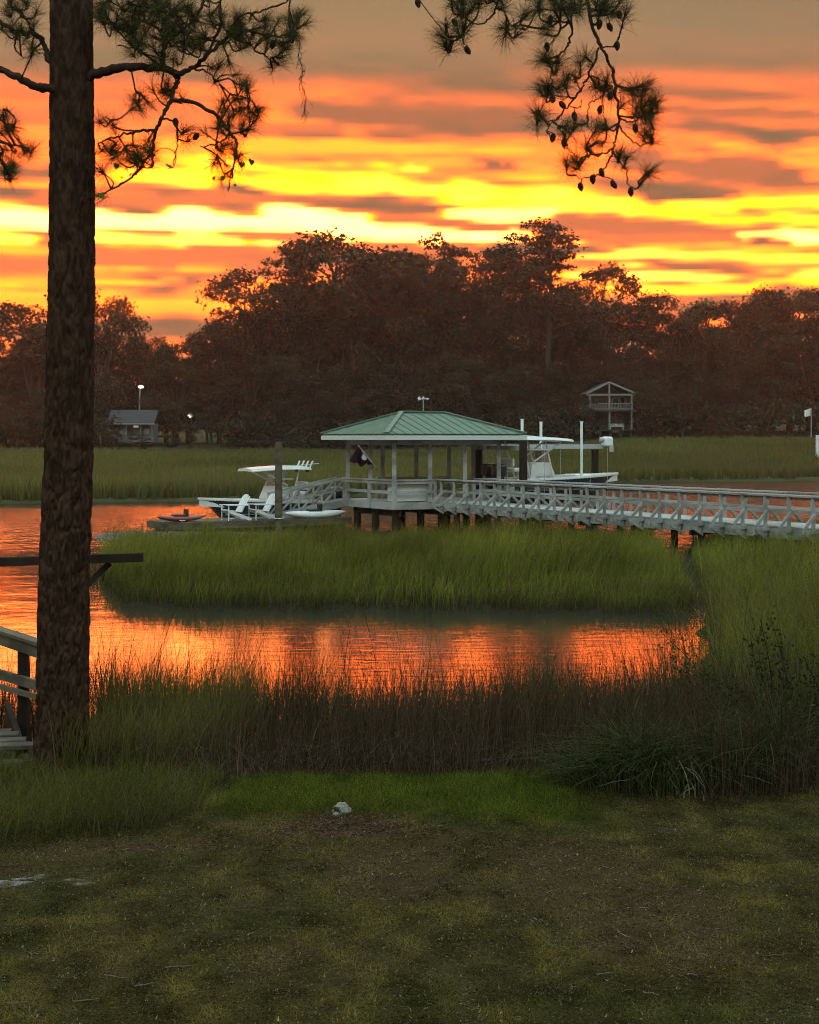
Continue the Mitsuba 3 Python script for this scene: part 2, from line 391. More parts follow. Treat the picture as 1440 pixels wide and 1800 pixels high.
scene['water_surface'] = {'type': 'bumpmap', 'arbitrary': mikit.proc(ripple, 1e-2), 'scale': 1.0,
                          'bsdf': {'type': 'principled', 'base_color': rgb(.020, .018, .012), 'roughness': .085, 'eta': 1.34}}
wx, wy = np.linspace(-700, 700, 29), np.concatenate([np.linspace(10, 140, 40), [200, 400]])
WX, WY = np.meshgrid(wx, wy)
wi, wj = np.meshgrid(np.arange(len(wy) - 1), np.arange(len(wx) - 1), indexing='ij'); n_ = len(wx)
structure('water', (np.stack([WX, WY, 0 * WX], -1).reshape(-1, 3), np.stack([wi * n_ + wj, wi * n_ + wj + 1, (wi + 1) * n_ + wj + 1, (wi + 1) * n_ + wj], -1).reshape(-1, 4)), 'water_surface',
          'still tidal creek and pond mirroring the orange sky', uv=np.stack([WX, WY], -1).reshape(-1, 2) * .01)


# ------------------------------------------------------------------ grasses
def blades(base, height, width, lean, curve, color, segs=3, tipcol=None, seed=0, face=None):
    """Ribbons: base (n,3), height, width (n,), lean (n,2) sideways shift of the tip as a share of height, curve>1 bends late. Returns mesh and vertex colours."""
    r = np.random.default_rng(seed); n = len(base)
    th = r.uniform(0, np.pi, n) if face is None else face + r.normal(0, .5, n)
    side = np.stack([np.cos(th), np.sin(th), 0 * th], -1)
    rows, cols = [], []
    droop = np.linalg.norm(lean, axis=1)
    for k in range(segs + 1):
        t = k / segs
        c = base + np.concatenate([lean * (t ** curve)[:, None] * height[:, None] if np.ndim(curve) else lean * height[:, None] * t ** curve, (height * (t - .5 * np.minimum(droop, 1.4) * t ** 3 * .8))[:, None]], 1)
        w = width * (1 - t ** 1.6) * (1 if k else .8)
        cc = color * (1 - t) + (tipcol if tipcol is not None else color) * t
        if k == segs:
            rows.append(c[:, None]); cols.append(cc[:, None])
        else:
            rows.append(np.stack([c - side * w[:, None] / 2, c + side * w[:, None] / 2], 1)); cols.append(np.stack([cc, cc], 1))
    v = np.concatenate(rows, 1); col = np.concatenate(cols, 1); m = v.shape[1]
    tri = []
    for k in range(segs - 1):
        a = 2 * k; tri += [[a, a + 1, a + 3], [a, a + 3, a + 2]]
    a = 2 * (segs - 1); tri += [[a, a + 1, a + 2]]
    f = (np.array(tri)[None] + (np.arange(n) * m)[:, None, None]).reshape(-1, 3)
    return (v.reshape(-1, 3), f), col.reshape(-1, 3)


def join(bs):
    """Joins (mesh, colours) pairs."""
    return cat([b[0] for b in bs]), np.vstack([b[1] for b in bs])


def sprinkle(poly, n, seed):
    r = np.random.default_rng(seed); x0, y0, x1, y1 = poly.bounds
    k = int(n * poly.envelope.area / poly.area) + 8
    x, y = r.uniform(x0, x1, k), r.uniform(y0, y1, k)
    on = shapely.contains_xy(poly, x, y)
    return x[on], y[on]


def tint(n, base, var, seed):
    r = np.random.default_rng(seed)
    base = np.asarray(base, float)
    return np.clip(base * (1 + r.normal(0, var, (n, 1))) * (1 + r.normal(0, var * .35, (n, 3))), .004, 1)


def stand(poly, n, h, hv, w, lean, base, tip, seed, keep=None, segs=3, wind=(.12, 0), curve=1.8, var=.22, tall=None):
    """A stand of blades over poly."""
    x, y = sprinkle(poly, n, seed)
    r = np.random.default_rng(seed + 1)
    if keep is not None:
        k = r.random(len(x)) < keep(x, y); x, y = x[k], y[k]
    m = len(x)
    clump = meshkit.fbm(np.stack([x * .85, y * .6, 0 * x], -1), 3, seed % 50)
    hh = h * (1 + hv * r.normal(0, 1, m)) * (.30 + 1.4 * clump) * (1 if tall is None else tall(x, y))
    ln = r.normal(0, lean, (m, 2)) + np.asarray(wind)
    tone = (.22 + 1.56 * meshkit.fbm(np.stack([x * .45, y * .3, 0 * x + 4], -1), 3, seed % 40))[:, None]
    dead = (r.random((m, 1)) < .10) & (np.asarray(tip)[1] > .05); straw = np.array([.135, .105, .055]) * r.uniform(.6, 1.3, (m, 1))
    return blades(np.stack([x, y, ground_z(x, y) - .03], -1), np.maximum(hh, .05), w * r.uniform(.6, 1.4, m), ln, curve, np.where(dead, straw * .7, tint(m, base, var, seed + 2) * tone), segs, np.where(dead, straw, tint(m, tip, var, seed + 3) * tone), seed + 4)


# far marsh beyond the channel
def far_marsh():
    r = np.random.default_rng(301)
    n = 30000
    D = 80 + 122 * r.random(n) ** 1.25; X = r.uniform(-1, 1, n) * (.31 * D + 4)
    k = (sdist(FAR_LAND, X, D) > .15) & (D < 201 + 3 * np.sin(X * .2))
    X, D = X[k], D[k]
    m = 5; X = np.repeat(X, m) + r.normal(0, .28, len(X) * m); D = np.repeat(D, m) + r.normal(0, .28, len(D) * m)
    k = sdist(FAR_LAND, X, D) > .05; X, D = X[k], D[k]
    patch = meshkit.fbm(np.stack([X * .07, D * .035, 0 * X], -1), 4, 77)
    edge = npstep(0, 9, sdist(FAR_LAND, X, D))
    h = (.72 + .5 * patch) * (1 + .16 * r.normal(0, 1, len(X))) * (1.15 - .2 * edge)
    tone = (.62 + .8 * patch)[:, None]
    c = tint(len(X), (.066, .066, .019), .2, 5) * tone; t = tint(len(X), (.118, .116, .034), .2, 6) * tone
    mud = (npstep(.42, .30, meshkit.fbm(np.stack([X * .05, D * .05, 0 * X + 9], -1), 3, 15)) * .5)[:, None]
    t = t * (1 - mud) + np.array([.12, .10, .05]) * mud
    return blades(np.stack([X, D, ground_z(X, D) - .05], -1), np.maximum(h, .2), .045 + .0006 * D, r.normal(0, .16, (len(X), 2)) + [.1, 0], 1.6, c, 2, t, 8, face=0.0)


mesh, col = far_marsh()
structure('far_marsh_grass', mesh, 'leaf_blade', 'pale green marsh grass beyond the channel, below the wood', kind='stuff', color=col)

# the island of tall grass in front of the dock
isl = ISLAND.buffer(.14)
low = lambda x, y: .50 + .50 * npstep(31.2, 35.5, y + .012 * x * x * (x < 0)) * (1 - .34 * npstep(39, 45, y))
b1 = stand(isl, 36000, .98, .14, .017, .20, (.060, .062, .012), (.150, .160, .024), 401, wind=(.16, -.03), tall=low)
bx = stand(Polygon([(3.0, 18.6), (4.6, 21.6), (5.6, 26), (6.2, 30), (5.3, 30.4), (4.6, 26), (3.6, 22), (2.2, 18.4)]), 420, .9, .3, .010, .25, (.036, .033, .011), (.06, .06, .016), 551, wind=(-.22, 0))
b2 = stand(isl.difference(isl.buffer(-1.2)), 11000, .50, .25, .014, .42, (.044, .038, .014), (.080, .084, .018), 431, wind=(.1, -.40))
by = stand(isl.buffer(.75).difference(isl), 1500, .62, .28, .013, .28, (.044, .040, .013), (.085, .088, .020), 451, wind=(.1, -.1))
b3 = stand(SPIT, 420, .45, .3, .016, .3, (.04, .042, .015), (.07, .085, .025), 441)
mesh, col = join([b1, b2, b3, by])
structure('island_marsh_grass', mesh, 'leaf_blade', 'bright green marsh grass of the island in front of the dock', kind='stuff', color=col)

# marsh bank on the right
bank = NEAR_LAND.intersection(Polygon([(3.0, 17.6), (4.3, 15.0), (4.2, 13.1), (6, 12.6), (14, 12.5), (30, 30), (40, 60), (8, 60), (5, 28)])).buffer(-.04)
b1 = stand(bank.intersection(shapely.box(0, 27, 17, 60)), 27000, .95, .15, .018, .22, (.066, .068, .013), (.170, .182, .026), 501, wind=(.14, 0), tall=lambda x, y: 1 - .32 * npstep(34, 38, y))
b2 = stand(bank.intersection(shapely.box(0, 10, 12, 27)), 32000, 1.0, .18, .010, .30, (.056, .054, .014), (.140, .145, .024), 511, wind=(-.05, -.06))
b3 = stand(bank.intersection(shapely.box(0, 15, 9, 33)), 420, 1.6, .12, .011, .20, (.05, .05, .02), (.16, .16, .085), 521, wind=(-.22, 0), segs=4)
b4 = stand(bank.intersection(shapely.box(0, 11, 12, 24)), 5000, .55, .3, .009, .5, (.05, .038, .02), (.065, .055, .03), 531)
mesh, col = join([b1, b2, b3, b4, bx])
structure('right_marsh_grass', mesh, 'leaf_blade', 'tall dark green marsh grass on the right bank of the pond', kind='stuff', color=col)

# reeds along the near shore: brown rush stems, greener at the left
reedbed = NEAR_LAND.intersection(Polygon([(-2.7, 12.8), (1.0, 12.75), (1.5, 12.4), (2.6, 11.9), (4.4, 12.4), (4.6, 19), (0, 19), (-3.5, 18)])).buffer(.12)
thin = lambda x, y: npstep(17.4, 15.9, y) * .85 + .15
b1 = stand(reedbed, 15000, .80, .16, .007, .13, (.050, .030, .019), (.054, .034, .020), 601, keep=thin, wind=(.06, 0), curve=1.3)
b2 = stand(reedbed, 7000, .84, .16, .010, .22, (.042, .034, .015), (.064, .064, .018), 611, keep=lambda x, y: npstep(13.2, 14.2, y), wind=(.08, 0))
b3 = stand(reedbed.intersection(shapely.box(-4, 15, 5, 18.5)), 1500, 1.25, .13, .007, .17, (.030, .026, .014), (.036, .034, .016), 621, wind=(-.16, 0), segs=4)
b4 = stand(reedbed.intersection(shapely.box(-3, 12.2, 4, 14)), 5200, .40, .4, .006, .55, (.070, .045, .028), (.085, .060, .040), 631)
mesh, col = join([b1, b2, b3, b4])
structure('shore_reeds', mesh, 'blade', 'dark brown rushes along the near edge of the pond', kind='stuff', color=col)

leftbed = Polygon([(-9, 14.0), (-4.2, 13.6), (-3.2, 12.5), (-2.4, 12.6), (-1.75, 12.9), (-1.5, 14), (-2.0, 17.6), (-4, 18), (-9, 18.2)]).intersection(NEAR_LAND.buffer(.12))
offbridge = lambda x, y: 1 - (x < -3.05) * (y < 17) * 1.0
b1 = stand(leftbed, 14000, .92, .16, .010, .20, (.050, .045, .012), (.092, .090, .018), 701, keep=offbridge, wind=(.10, 0))
b2 = stand(leftbed, 1500, 1.5, .12, .008, .18, (.034, .030, .014), (.044, .046, .018), 711, keep=lambda x, y: npstep(14, 15.4, y) * offbridge(x, y), wind=(.17, 0), segs=4)
b3 = stand(Polygon([(-9, 16.9), (-3, 17), (-3.5, 18.2), (-9, 18.6)]), 2200, 1.0, .2, .010, .2, (.036, .034, .012), (.05, .058, .018), 721)
b4 = stand(Polygon([(-7.5, 19.5), (-5.0, 19.5), (-5.2, 22.5), (-7.5, 23)]), 60, 1.5, .25, .012, .25, (.03, .03, .012), (.04, .045, .016), 731, wind=(-.2, 0), segs=4)
mesh, col = join([b1, b2, b3])
structure('left_reeds', mesh, 'leaf_blade', 'green reeds behind the pine trunk on the left', kind='stuff', color=col)

# uncut grass round the foot of the pine
rough_ = Polygon([(-4.5, 10.6), (-3.0, 10.55), (-1.95, 10.9), (-1.65, 11.5), (-1.6, 12.6), (-2.2, 13.0), (-3.1, 13.2), (-4.6, 13.6)])
b1 = stand(rough_, 9000, .30, .25, .006, .40, (.052, .048, .012), (.112, .108, .022), 801)
b2 = stand(rough_, 2600, .22, .3, .005, .6, (.055, .044, .022), (.080, .064, .035), 811)
mesh, col = join([b1, b2])
structure('uncut_grass', mesh, 'leaf_blade', 'uncut grass round the foot of the pine', kind='stuff', color=col)


# lawn
def lawn():
    r = np.random.default_rng(901)
    n = 430000
    y = 6.6 + 6.5 * r.random(n) ** 1.15
    x = r.uniform(-1, 1, n) * (.33 * y + .7)
    bare, strip, straw = lawn_patch(x, y)
    keep = r.random(n) < (1 - .72 * bare) * (.75 + .25 * strip)
    keep &= r.random(n) < np.maximum(npstep(.18, .50, meshkit.fbm(np.stack([x * 7, y * 4.5, 0 * x + 8], -1), 3, 14)), strip * .9)
    keep &= y < 13.0 - .55 * npstep(1, 2.2, x)
    x, y, bare, strip, straw = x[keep], y[keep], bare[keep], strip[keep], straw[keep]; m = len(x)
    tone = meshkit.fbm(np.stack([x * 1.1, y * 1.1, 0 * x], -1), 4, 3)
    fl = meshkit.fbm(np.stack([x * 5, y * 3.4, 0 * x], -1), 3, 4)
    green, olive, dry = np.array([.116, .130, .016]), np.array([.140, .106, .026]), np.array([.120, .083, .032])
    s = strip[:, None]; q = (r.random(m) < .16 + .4 * straw * (1 - strip) + .3 * bare)[:, None]
    c = olive * (1 - s) + green * s
    g2 = npstep(.50, .66, tone)[:, None] * .8 * (1 - s)
    c = c * (1 - g2) + np.array([.066, .070, .016]) * g2
    c = np.where(q, dry * (1 - .5 * s), c) * (np.clip(-.45 + 2.8 * fl, .25, 2) * (1 - strip) + (.7 + .6 * fl) * strip)[:, None] * (1 + .25 * r.normal(0, 1, (m, 1)))
    c = np.clip(c, .006, .3)
    h = (.022 + .026 * fl) * (1 + .35 * r.normal(0, 1, m)) * (1 + 1.3 * strip)
    return blades(np.stack([x, y, ground_z(x, y) - .004], -1), np.maximum(h, .008), r.uniform(.0028, .0055, m), r.normal(0, .85, (m, 2)) * (1 - .45 * strip)[:, None], 1.4, c * .75, 2, c, 5)


mesh, col = lawn()
structure('lawn_grass', mesh, 'leaf_blade', 'thin olive lawn with bare patches and a greener strip by the reeds', kind='stuff', color=col)


# ------------------------------------------------------------------ far wood
def leaf_cloud(lobes, n, size, col, var, seed, flat=.5):
    """n leaf sprays (two triangles each) in the lobes (cx, cy, cz, rx, ry, rz), denser towards each lobe's skin."""
    r = np.random.default_rng(seed); lobes = np.asarray(lobes, float)
    wgt = (lobes[:, 3] * lobes[:, 4] * lobes[:, 5]) ** (2 / 3); k = r.choice(len(lobes), n, p=wgt / wgt.sum())
    d = r.normal(0, 1, (n, 3)); d /= np.linalg.norm(d, axis=1, keepdims=True)
    d[:, 2] = np.where(d[:, 2] < -.35, -d[:, 2], d[:, 2])
    c = lobes[k, :3] + d * lobes[k, 3:] * (r.uniform(.25, 1, (n, 1)) ** .45 * (1 + .22 * r.normal(0, 1, (n, 1))))
    nrm_ = d * (1 - flat) + np.array([0, 0, flat]) + r.normal(0, .45, (n, 3)); nrm_ /= np.linalg.norm(nrm_, axis=1, keepdims=True)
    a = np.cross(nrm_, r.normal(0, 1, (n, 3))); a /= np.linalg.norm(a, axis=1, keepdims=True) + 1e-9
    b = np.cross(nrm_, a); s = size * r.uniform(.5, 1.5, (n, 1))
    q = np.stack([c - a * s, c - b * s * .55 + a * s * .4, c + a * s * .5 + b * s * .9], 1)
    col = np.clip(np.asarray(col) * (1 + r.normal(0, var, (n, 1))) * (.78 + .44 * r.random((len(lobes), 1)))[k] * (1 + r.normal(0, .06, (n, 3))), .003, 1)
    return (q.reshape(-1, 3), np.arange(n * 3).reshape(-1, 3)), np.repeat(col, 3, 0)


def broadleaf(seed, open_=0.0, spread=.36, low=.12):
    r = np.random.default_rng(seed); lobes, limbs = [], [tube([[0, 0, 0], [.01, 0, .2], [.0, .01, .42]], [.026, .02, .012], 6)]
    for i in range(20):
        t = r.random(); z = low + .08 + (.86 - low) * t ** .85
        w = spread * math.sin(math.pi * min(1, .18 + .80 * (1 - t) ** .75)) * (.55 + .5 * r.random())
        a = i * 2.4 + r.normal(0, .4); p = np.array([w * math.cos(a), w * math.sin(a), z])
        s = r.uniform(.09, .155) * (1 - .25 * t)
        lobes.append([*p, s * 1.2, s * 1.2, s * .82])
        if i % 2 == 0: limbs.append(tube(spline([[0, 0, .16 + .2 * r.random()], p * [.5, .5, 1] - [0, 0, .1], p], 3), np.linspace(.011, .003, 7), 4))
    n = int(9500 * (1 - .45 * open_))
    return cat(limbs), leaf_cloud(lobes, n, .0135, (.036, .028, .015), .22, seed + 1)


def pine(seed, clusters=16, first=.42, spread=.2):
    r = np.random.default_rng(seed); lobes = []
    limbs = [tube([[0, 0, 0], [.008, 0, .35], [-.004, .004, .7], [.0, 0, .96]], [.0135, .0115, .008, .002], 6)]
    for i in range(clusters):
        t = (i + r.random()) / clusters; z = first + (.97 - first) * t
        w = spread * (1.1 - .85 * t ** 1.6) * (.35 + .75 * r.random()) * (.6 if t < .15 else 1); a = i * 2.4 + r.normal(0, .5)
        p = np.array([w * math.cos(a), w * math.sin(a), z + .04 * r.random()])
        limbs.append(tube(spline([[0, 0, z - .05], p * [.55, .55, 1] - [0, 0, .022], p], 3), np.linspace(.006, .0018, 7), 4))
        for q in range(5):
            o = p * [r.uniform(.45, 1.25), r.uniform(.45, 1.25), 1] + r.normal(0, .024, 3) * [1, 1, .9]
            s = r.uniform(.020, .048); lobes.append([*o, s * 1.3, s * 1.3, s * .75])
    return cat(limbs), leaf_cloud(lobes, 8500, .0085, (.034, .027, .015), .22, seed + 1, .25)


def as_part(m, bsdf, color=None, smooth=False):
    return mikit.ply(m, bsdf, smooth=smooth) if color is None else mikit.ply(m, bsdf, color=color)


kinds = {}
for name, made in (('oak_a', broadleaf(11)), ('oak_b', broadleaf(17, .1, .42)), ('oak_c', broadleaf(23, 0, .32, .08)), ('oak_d', broadleaf(29, .2, .46, .05)), ('airy', broadleaf(37, .95, .34, .45)),
                   ('pine_a', pine(41)), ('pine_b', pine(47, 27, .48, .24)), ('pine_c', pine(53, 13, .55, .16))):
    kinds[name] = (as_part(made[0], 'far_bark', smooth=True), as_part(made[1][0], 'far_leaf', made[1][1]))


def far_tree(key, kind, x, y, h, wide=1.0, turn=0.0):
    """Trunk and crown of one tree: copies of the kind's meshes in its own place."""
    z = float(ground_z(x, y)) - .1
    m = T().translate([x, y, z]).rotate([0, 0, 1], turn).scale([h * wide, h * wide, h])
    for part, shape in zip(('trunk', 'crown'), kinds[kind]):
        scene[f'{key}__{part}'] = {**shape, 'to_world': m}


def tree_by_top(name, kind, px, top, D, label, wide=1.0, group=None, category='tree'):
    x = (px - 720) * D / 2600
    h = EYE - (top - 770) * D / 2600 - float(ground_z(x, D)) + .1
    far_tree(thing(name, label, category, group), kind, x, D, h, wide, (px * 7.3) % 360)


SKYLINE = [(-40, 585), (0, 590), (40, 566), (85, 566), (140, 572), (180, 570), (215, 574), (250, 578), (300, 582), (345, 586), (380, 586), (420, 562), (450, 540), (480, 518), (520, 496), (560, 484), (600, 466), (650, 464), (690, 478), (720, 480), (760, 474),
           (800, 474), (860, 482), (900, 482), (950, 492), (990, 516), (1020, 528), (1060, 536), (1100, 530), (1150, 518), (1200, 520), (1250, 518), (1300, 504), (1350, 498), (1400, 500), (1440, 490), (1500, 480)]
sky_y = lambda px: np.interp(px, [a for a, b in SKYLINE], [b for a, b in SKYLINE])

# trees that stand out against the sky
for a in (('pine_tree', 'pine_b', 966, 403, 224, 'tallest pine of the far wood, sky showing between its limbs', 1.28),
          ('pine_tree', 'pine_a', 782, 412, 233, 'round-headed far pine in the middle of the skyline', 1.05),
          ('pine_tree', 'pine_c', 878, 438, 236, 'small narrow far pine just left of the tallest pine', 1.0),
          ('pine_tree', 'pine_b', 522, 446, 229, 'leaning far pine on the left shoulder of the wood', 1.0),
          ('pine_tree', 'pine_c', 735, 446, 238, 'slim far pine just left of the round-headed pine', .9)):
    tree_by_top(*a[:6], wide=a[6])
for a in (('airy', 628, 418, 231, 'airy broadleaf tree at the top of the left shoulder of the wood', 1.15), ('airy', 590, 436, 236, 'airy broadleaf tree between the leaning pine and the next crown', .9),
          ('airy', 476, 478, 227, 'broadleaf tree on the left slope of the wood below the leaning pine', 1.0), ('airy', 440, 516, 226, 'second broadleaf tree down the left slope of the wood', 1.0),
          ('airy', 404, 548, 225, 'lowest broadleaf tree at the left foot of the wooded rise', 1.0), ('airy', 58, 512, 228, 'airy tree on the skyline left of the near pine trunk', 1.2), ('airy', 184, 505, 226, 'spiky tree on the skyline just right of the near pine trunk', .75),
          ('airy', 1040, 470, 236, 'lone broadleaf crown just right of the tallest pine', .75), ('airy', 842, 444, 239, 'broadleaf crown right of the round-headed pine', .9), ('airy', 680, 452, 238, 'low broadleaf crown in the dip left of the slim pine', .9)):
    tree_by_top('broadleaf_tree', *a[:5], wide=a[5])
# the wood itself
r_ = np.random.default_rng(77)
oaks = ('oak_a', 'oak_b', 'oak_c', 'oak_d')


def fill_row(D, step, drop, lo, hi, label, group, skip=(), wide=1.0, name='oak_tree', jitter=3.0):
    px = -60.0
    while px < 1510:
        d = D + r_.uniform(-jitter, jitter); p = px + r_.uniform(-.25, .25) * step
        top = sky_y(p) + (785 - sky_y(p)) * drop + r_.uniform(lo, hi)
        kind, wd = oaks[r_.integers(4)], wide * r_.uniform(.85, 1.25)
        if not any(a < p < b for a, b in skip): tree_by_top(name, kind, p, top, d, label, wd, group)
        px += step


fill_row(243, 40, 0.0, -4, 14, 'dark tree in the back row of the far wood', 'back row of the far wood', wide=.85)
fill_row(231, 54, .10, -6, 46, 'dark tree in the body of the far wood', 'body of the far wood', wide=.72)
fill_row(221, 62, .36, -24, 40, 'dark brownish tree in the middle of the far wood', 'middle of the far wood', wide=.92)
fill_row(213, 74, .62, -30, 24, 'low dark tree at the front of the far wood', 'front of the far wood', skip=((165, 405), (1035, 1132), (1380, 1450)), wide=1.05)
for a in (('oak_d', 1030, 676, 210.5, 'small dark tree just left of the porched house', .55), ('oak_b', 1150, 672, 209, 'grey leafy tree just right of the porched house', 1.05), ('oak_a', 1200, 690, 209, 'low round tree two right of the porched house', 1.1),
          ('oak_c', 305, 690, 219, 'dark tree behind the small far lawn', 1.3), ('oak_a', 372, 676, 220, 'dark spreading tree at the right end of the small far lawn', 1.2), ('oak_d', 335, 705, 211, 'low tree whose bare trunk stands on the small far lawn', .8),
          ('oak_c', 160, 735, 206, 'dark bush left of the grey cottage, beside the near pine trunk', 1.5), ('oak_b', 195, 748, 204.5, 'grey green bush in front of the left end of the cottage', 1.2),
          ('oak_d', 250, 762, 203.5, 'low bush in front of the right end of the cottage', 1.6), ('oak_c', 30, 700, 206, 'dark leafy tree at the left edge of the far bank', 1.1), ('oak_a', 90, 705, 207, 'dark leafy tree of the far bank behind the pine trunk', 1.1)):
    tree_by_top('small_tree', *a[:5], wide=a[5])
for i, px in enumerate((1255, 1290, 1330, 1345)):
    tree_by_top('shrub', oaks[i], px, 744 + 4 * (i % 3), 205, 'low shrub where the right marsh meets the wood', 1.7, 'shrubs between right marsh and wood', 'shrub')
for i, px in enumerate((300, 420, 450, 480, 520, 560)):
    tree_by_top('shrub', oaks[i % 4], px, 762 + 5 * (i % 3), 204, 'low dark shrub where the left marsh meets the wood', 1.9, 'shrubs between left marsh and wood', 'shrub')

# undergrowth: one mass of brush under the trees
r_ = np.random.default_rng(91); n = 620; D = r_.uniform(207, 250, n); X = r_.uniform(-.30, .30, n) * D
k = ~((D < 224) & (((X / D * 2600 + 720 > 178) & (X / D * 2600 + 720 < 405)) | ((X / D * 2600 + 720 > 1025) & (X / D * 2600 + 720 < 1125)))); X, D = X[k], D[k]
lob = np.column_stack([X, D, ground_z(X, D) + r_.uniform(.5, 3.0, len(X)) + np.maximum(D - 222, 0) * .42, r_.uniform(1.8, 3.8, len(X)), r_.uniform(1.8, 3.4, len(X)), r_.uniform(1.6, 3.4, len(X))])
mesh, col = leaf_cloud(lob, 150000, .26, (.034, .028, .015), .22, 92)
structure('undergrowth', mesh, 'far_leaf', 'dark undergrowth filling the foot of the far wood', kind='stuff', color=col)

# ------------------------------------------------------------------ far houses, lamp, flag
scene['far_white'] = paint((.19, .18, .165), .7, .2)
scene['far_wall'] = paint((.060, .055, .048), .8, .2)
scene['far_roof'] = paint((.045, .046, .048), .8, .15)
scene['far_cottage'] = paint((.10, .115, .12), .8, .2)
scene['lamp_glass'] = paint((.8, .75, .6), .5, .3)
X1, X0, Z = (1, 0, 0), (0, 0, 0), (0, 0, 1)


def porched_house():
    t = thing('house', 'two-storey house with white gabled porches at the edge of the far wood', 'house')
    D = 213.0; P = lambda px, py, dd=0: S(px, py, D) + [0, dd, 0]
    l, c, rr = P(1034, 755), P(1070.5, 673), P(1113, 755)
    z0, z1, z2, zr = l[2], P(0, 722)[2], P(0, 694)[2], c[2]
    w = put(t + '__wall', [beam([(l[0] + rr[0]) / 2, D + 6.2, z0], [(l[0] + rr[0]) / 2, D + 6.2, z2], rr[0] - l[0] - .3, 7.6, up=(0, 1, 0)),
                           (np.array([[l[0] + .1, D + 2.4, z2], [rr[0] - .1, D + 2.4, z2], [c[0], D + 2.4, zr - .1], [l[0] + .1, D + 10, z2], [rr[0] - .1, D + 10, z2], [c[0], D + 10, zr - .1]]), np.array([[0, 1, 2], [3, 5, 4], [0, 3, 1], [1, 3, 4]]))], 'far_wall')
    roof = put(t + '__roof', [beam([c[0] - .1, D + 5, zr + .1], [l[0] - .4, D + 5, z2 + .12], 11, .14, up=(0, 0, 1)), beam([c[0] + .1, D + 5, zr + .1], [rr[0] + .5, D + 5, z2 + .12], 11, .14, up=(0, 0, 1))], 'far_roof')
    for q, e in ((l[0] - .4, l[0]), (rr[0] + .5, rr[0])):
        put(t + '__roof__rake_board', beam([c[0], D - .6, zr + .08], [q, D - .6, z2 + .1], .06, .26), 'far_white')
    for zz in (z2, z1):
        put(t + '__porch_beam', beam([l[0] - .3, D - .3, zz], [rr[0] + .3, D - .3, zz], .16, .26), 'far_white')
    for px in (1037, 1071, 1110):
        x = P(px, 0)[0]
        put(t + '__porch_post', beam([x, D - .3, z1 + .13], [x, D - .3, z2 - .13], .22, .22), 'far_white')
        put(t + '__porch_post', beam([x, D - .3, z0], [x, D - .3, z1 - .13], .22, .22), 'far_white')
    put(t + '__porch_post', beam([c[0], D - .5, z2 + .13], [c[0], D - .5, zr - .1], .2, .2), 'far_white')
    put(t + '__balcony_railing', [beam([l[0], D - .3, z1 + h], [rr[0], D - .3, z1 + h], .08, .1) for h in (.25, 1.05)] + [beam([x, D - .3, z1 + .2], [x, D - .3, z1 + 1.05], .05, .05) for x in np.arange(l[0] + .2, rr[0], .22)], 'far_white')
    put(t + '__porch_floor', [beam([(l[0] + rr[0]) / 2, D - .6, zz], [(l[0] + rr[0]) / 2, D + 2.4, zz], rr[0] - l[0] + .4, .14) for zz in (z1 + .06, z0 - .1)], 'far_wall')
    for px, zb, h, wd in ((1086, z1 + .5, 1.3, .9), (1099, z1 + .3, 1.6, .7), (1082, z0 + .4, 1.5, 1.0), (1092, z0 + .2, 1.9, .9)):
        x = P(px, 0)[0]
        win = put(t + '__window', [beam([x, D + 2.36, zb + o], [x, D + 2.36, zb + o + .1], wd + .2, .08, up=(0, 1, 0)) for o in (0, h)] + [beam([x + o, D + 2.36, zb + .1], [x + o, D + 2.36, zb + h], .1, .08, up=(0, 1, 0)) for o in (-wd / 2, wd / 2)], 'far_white')
        put(win + '__pane', beam([x, D + 2.38, zb + .1], [x, D + 2.38, zb + h], wd - .1, .03, up=(0, 1, 0)), 'window_dark')
    for x in np.linspace(l[0] + .3, rr[0] - .3, 5): put(t + '__foundation_pier', beam([x, D + .2, z0 - 1.6], [x, D + .2, z0 - .17], .4, .4), 'far_wall')
    b = thing('porch_bench', 'white bench and chairs on the ground floor porch of the far house', 'bench')
    y0 = D + .7; xs = P(1073, 0)[0], P(1098, 0)[0]
    put(b + '__seat', [beam([xs[0], y0, z0 + .45], [xs[1], y0, z0 + .45], .5, .08)], 'white_plastic')
    put(b + '__backrest', [beam([xs[0], y0 + .22, z0 + h], [xs[1], y0 + .22, z0 + h], .05, .09) for h in (.62, .78)], 'white_plastic')
    for x in (xs[0] + .1, xs[1] - .1): [put(b + '__leg', beam([x, y0 + o, z0 - .03], [x, y0 + o, z0 + .42], .07, .07), 'white_plastic') for o in (-.2, .2)]


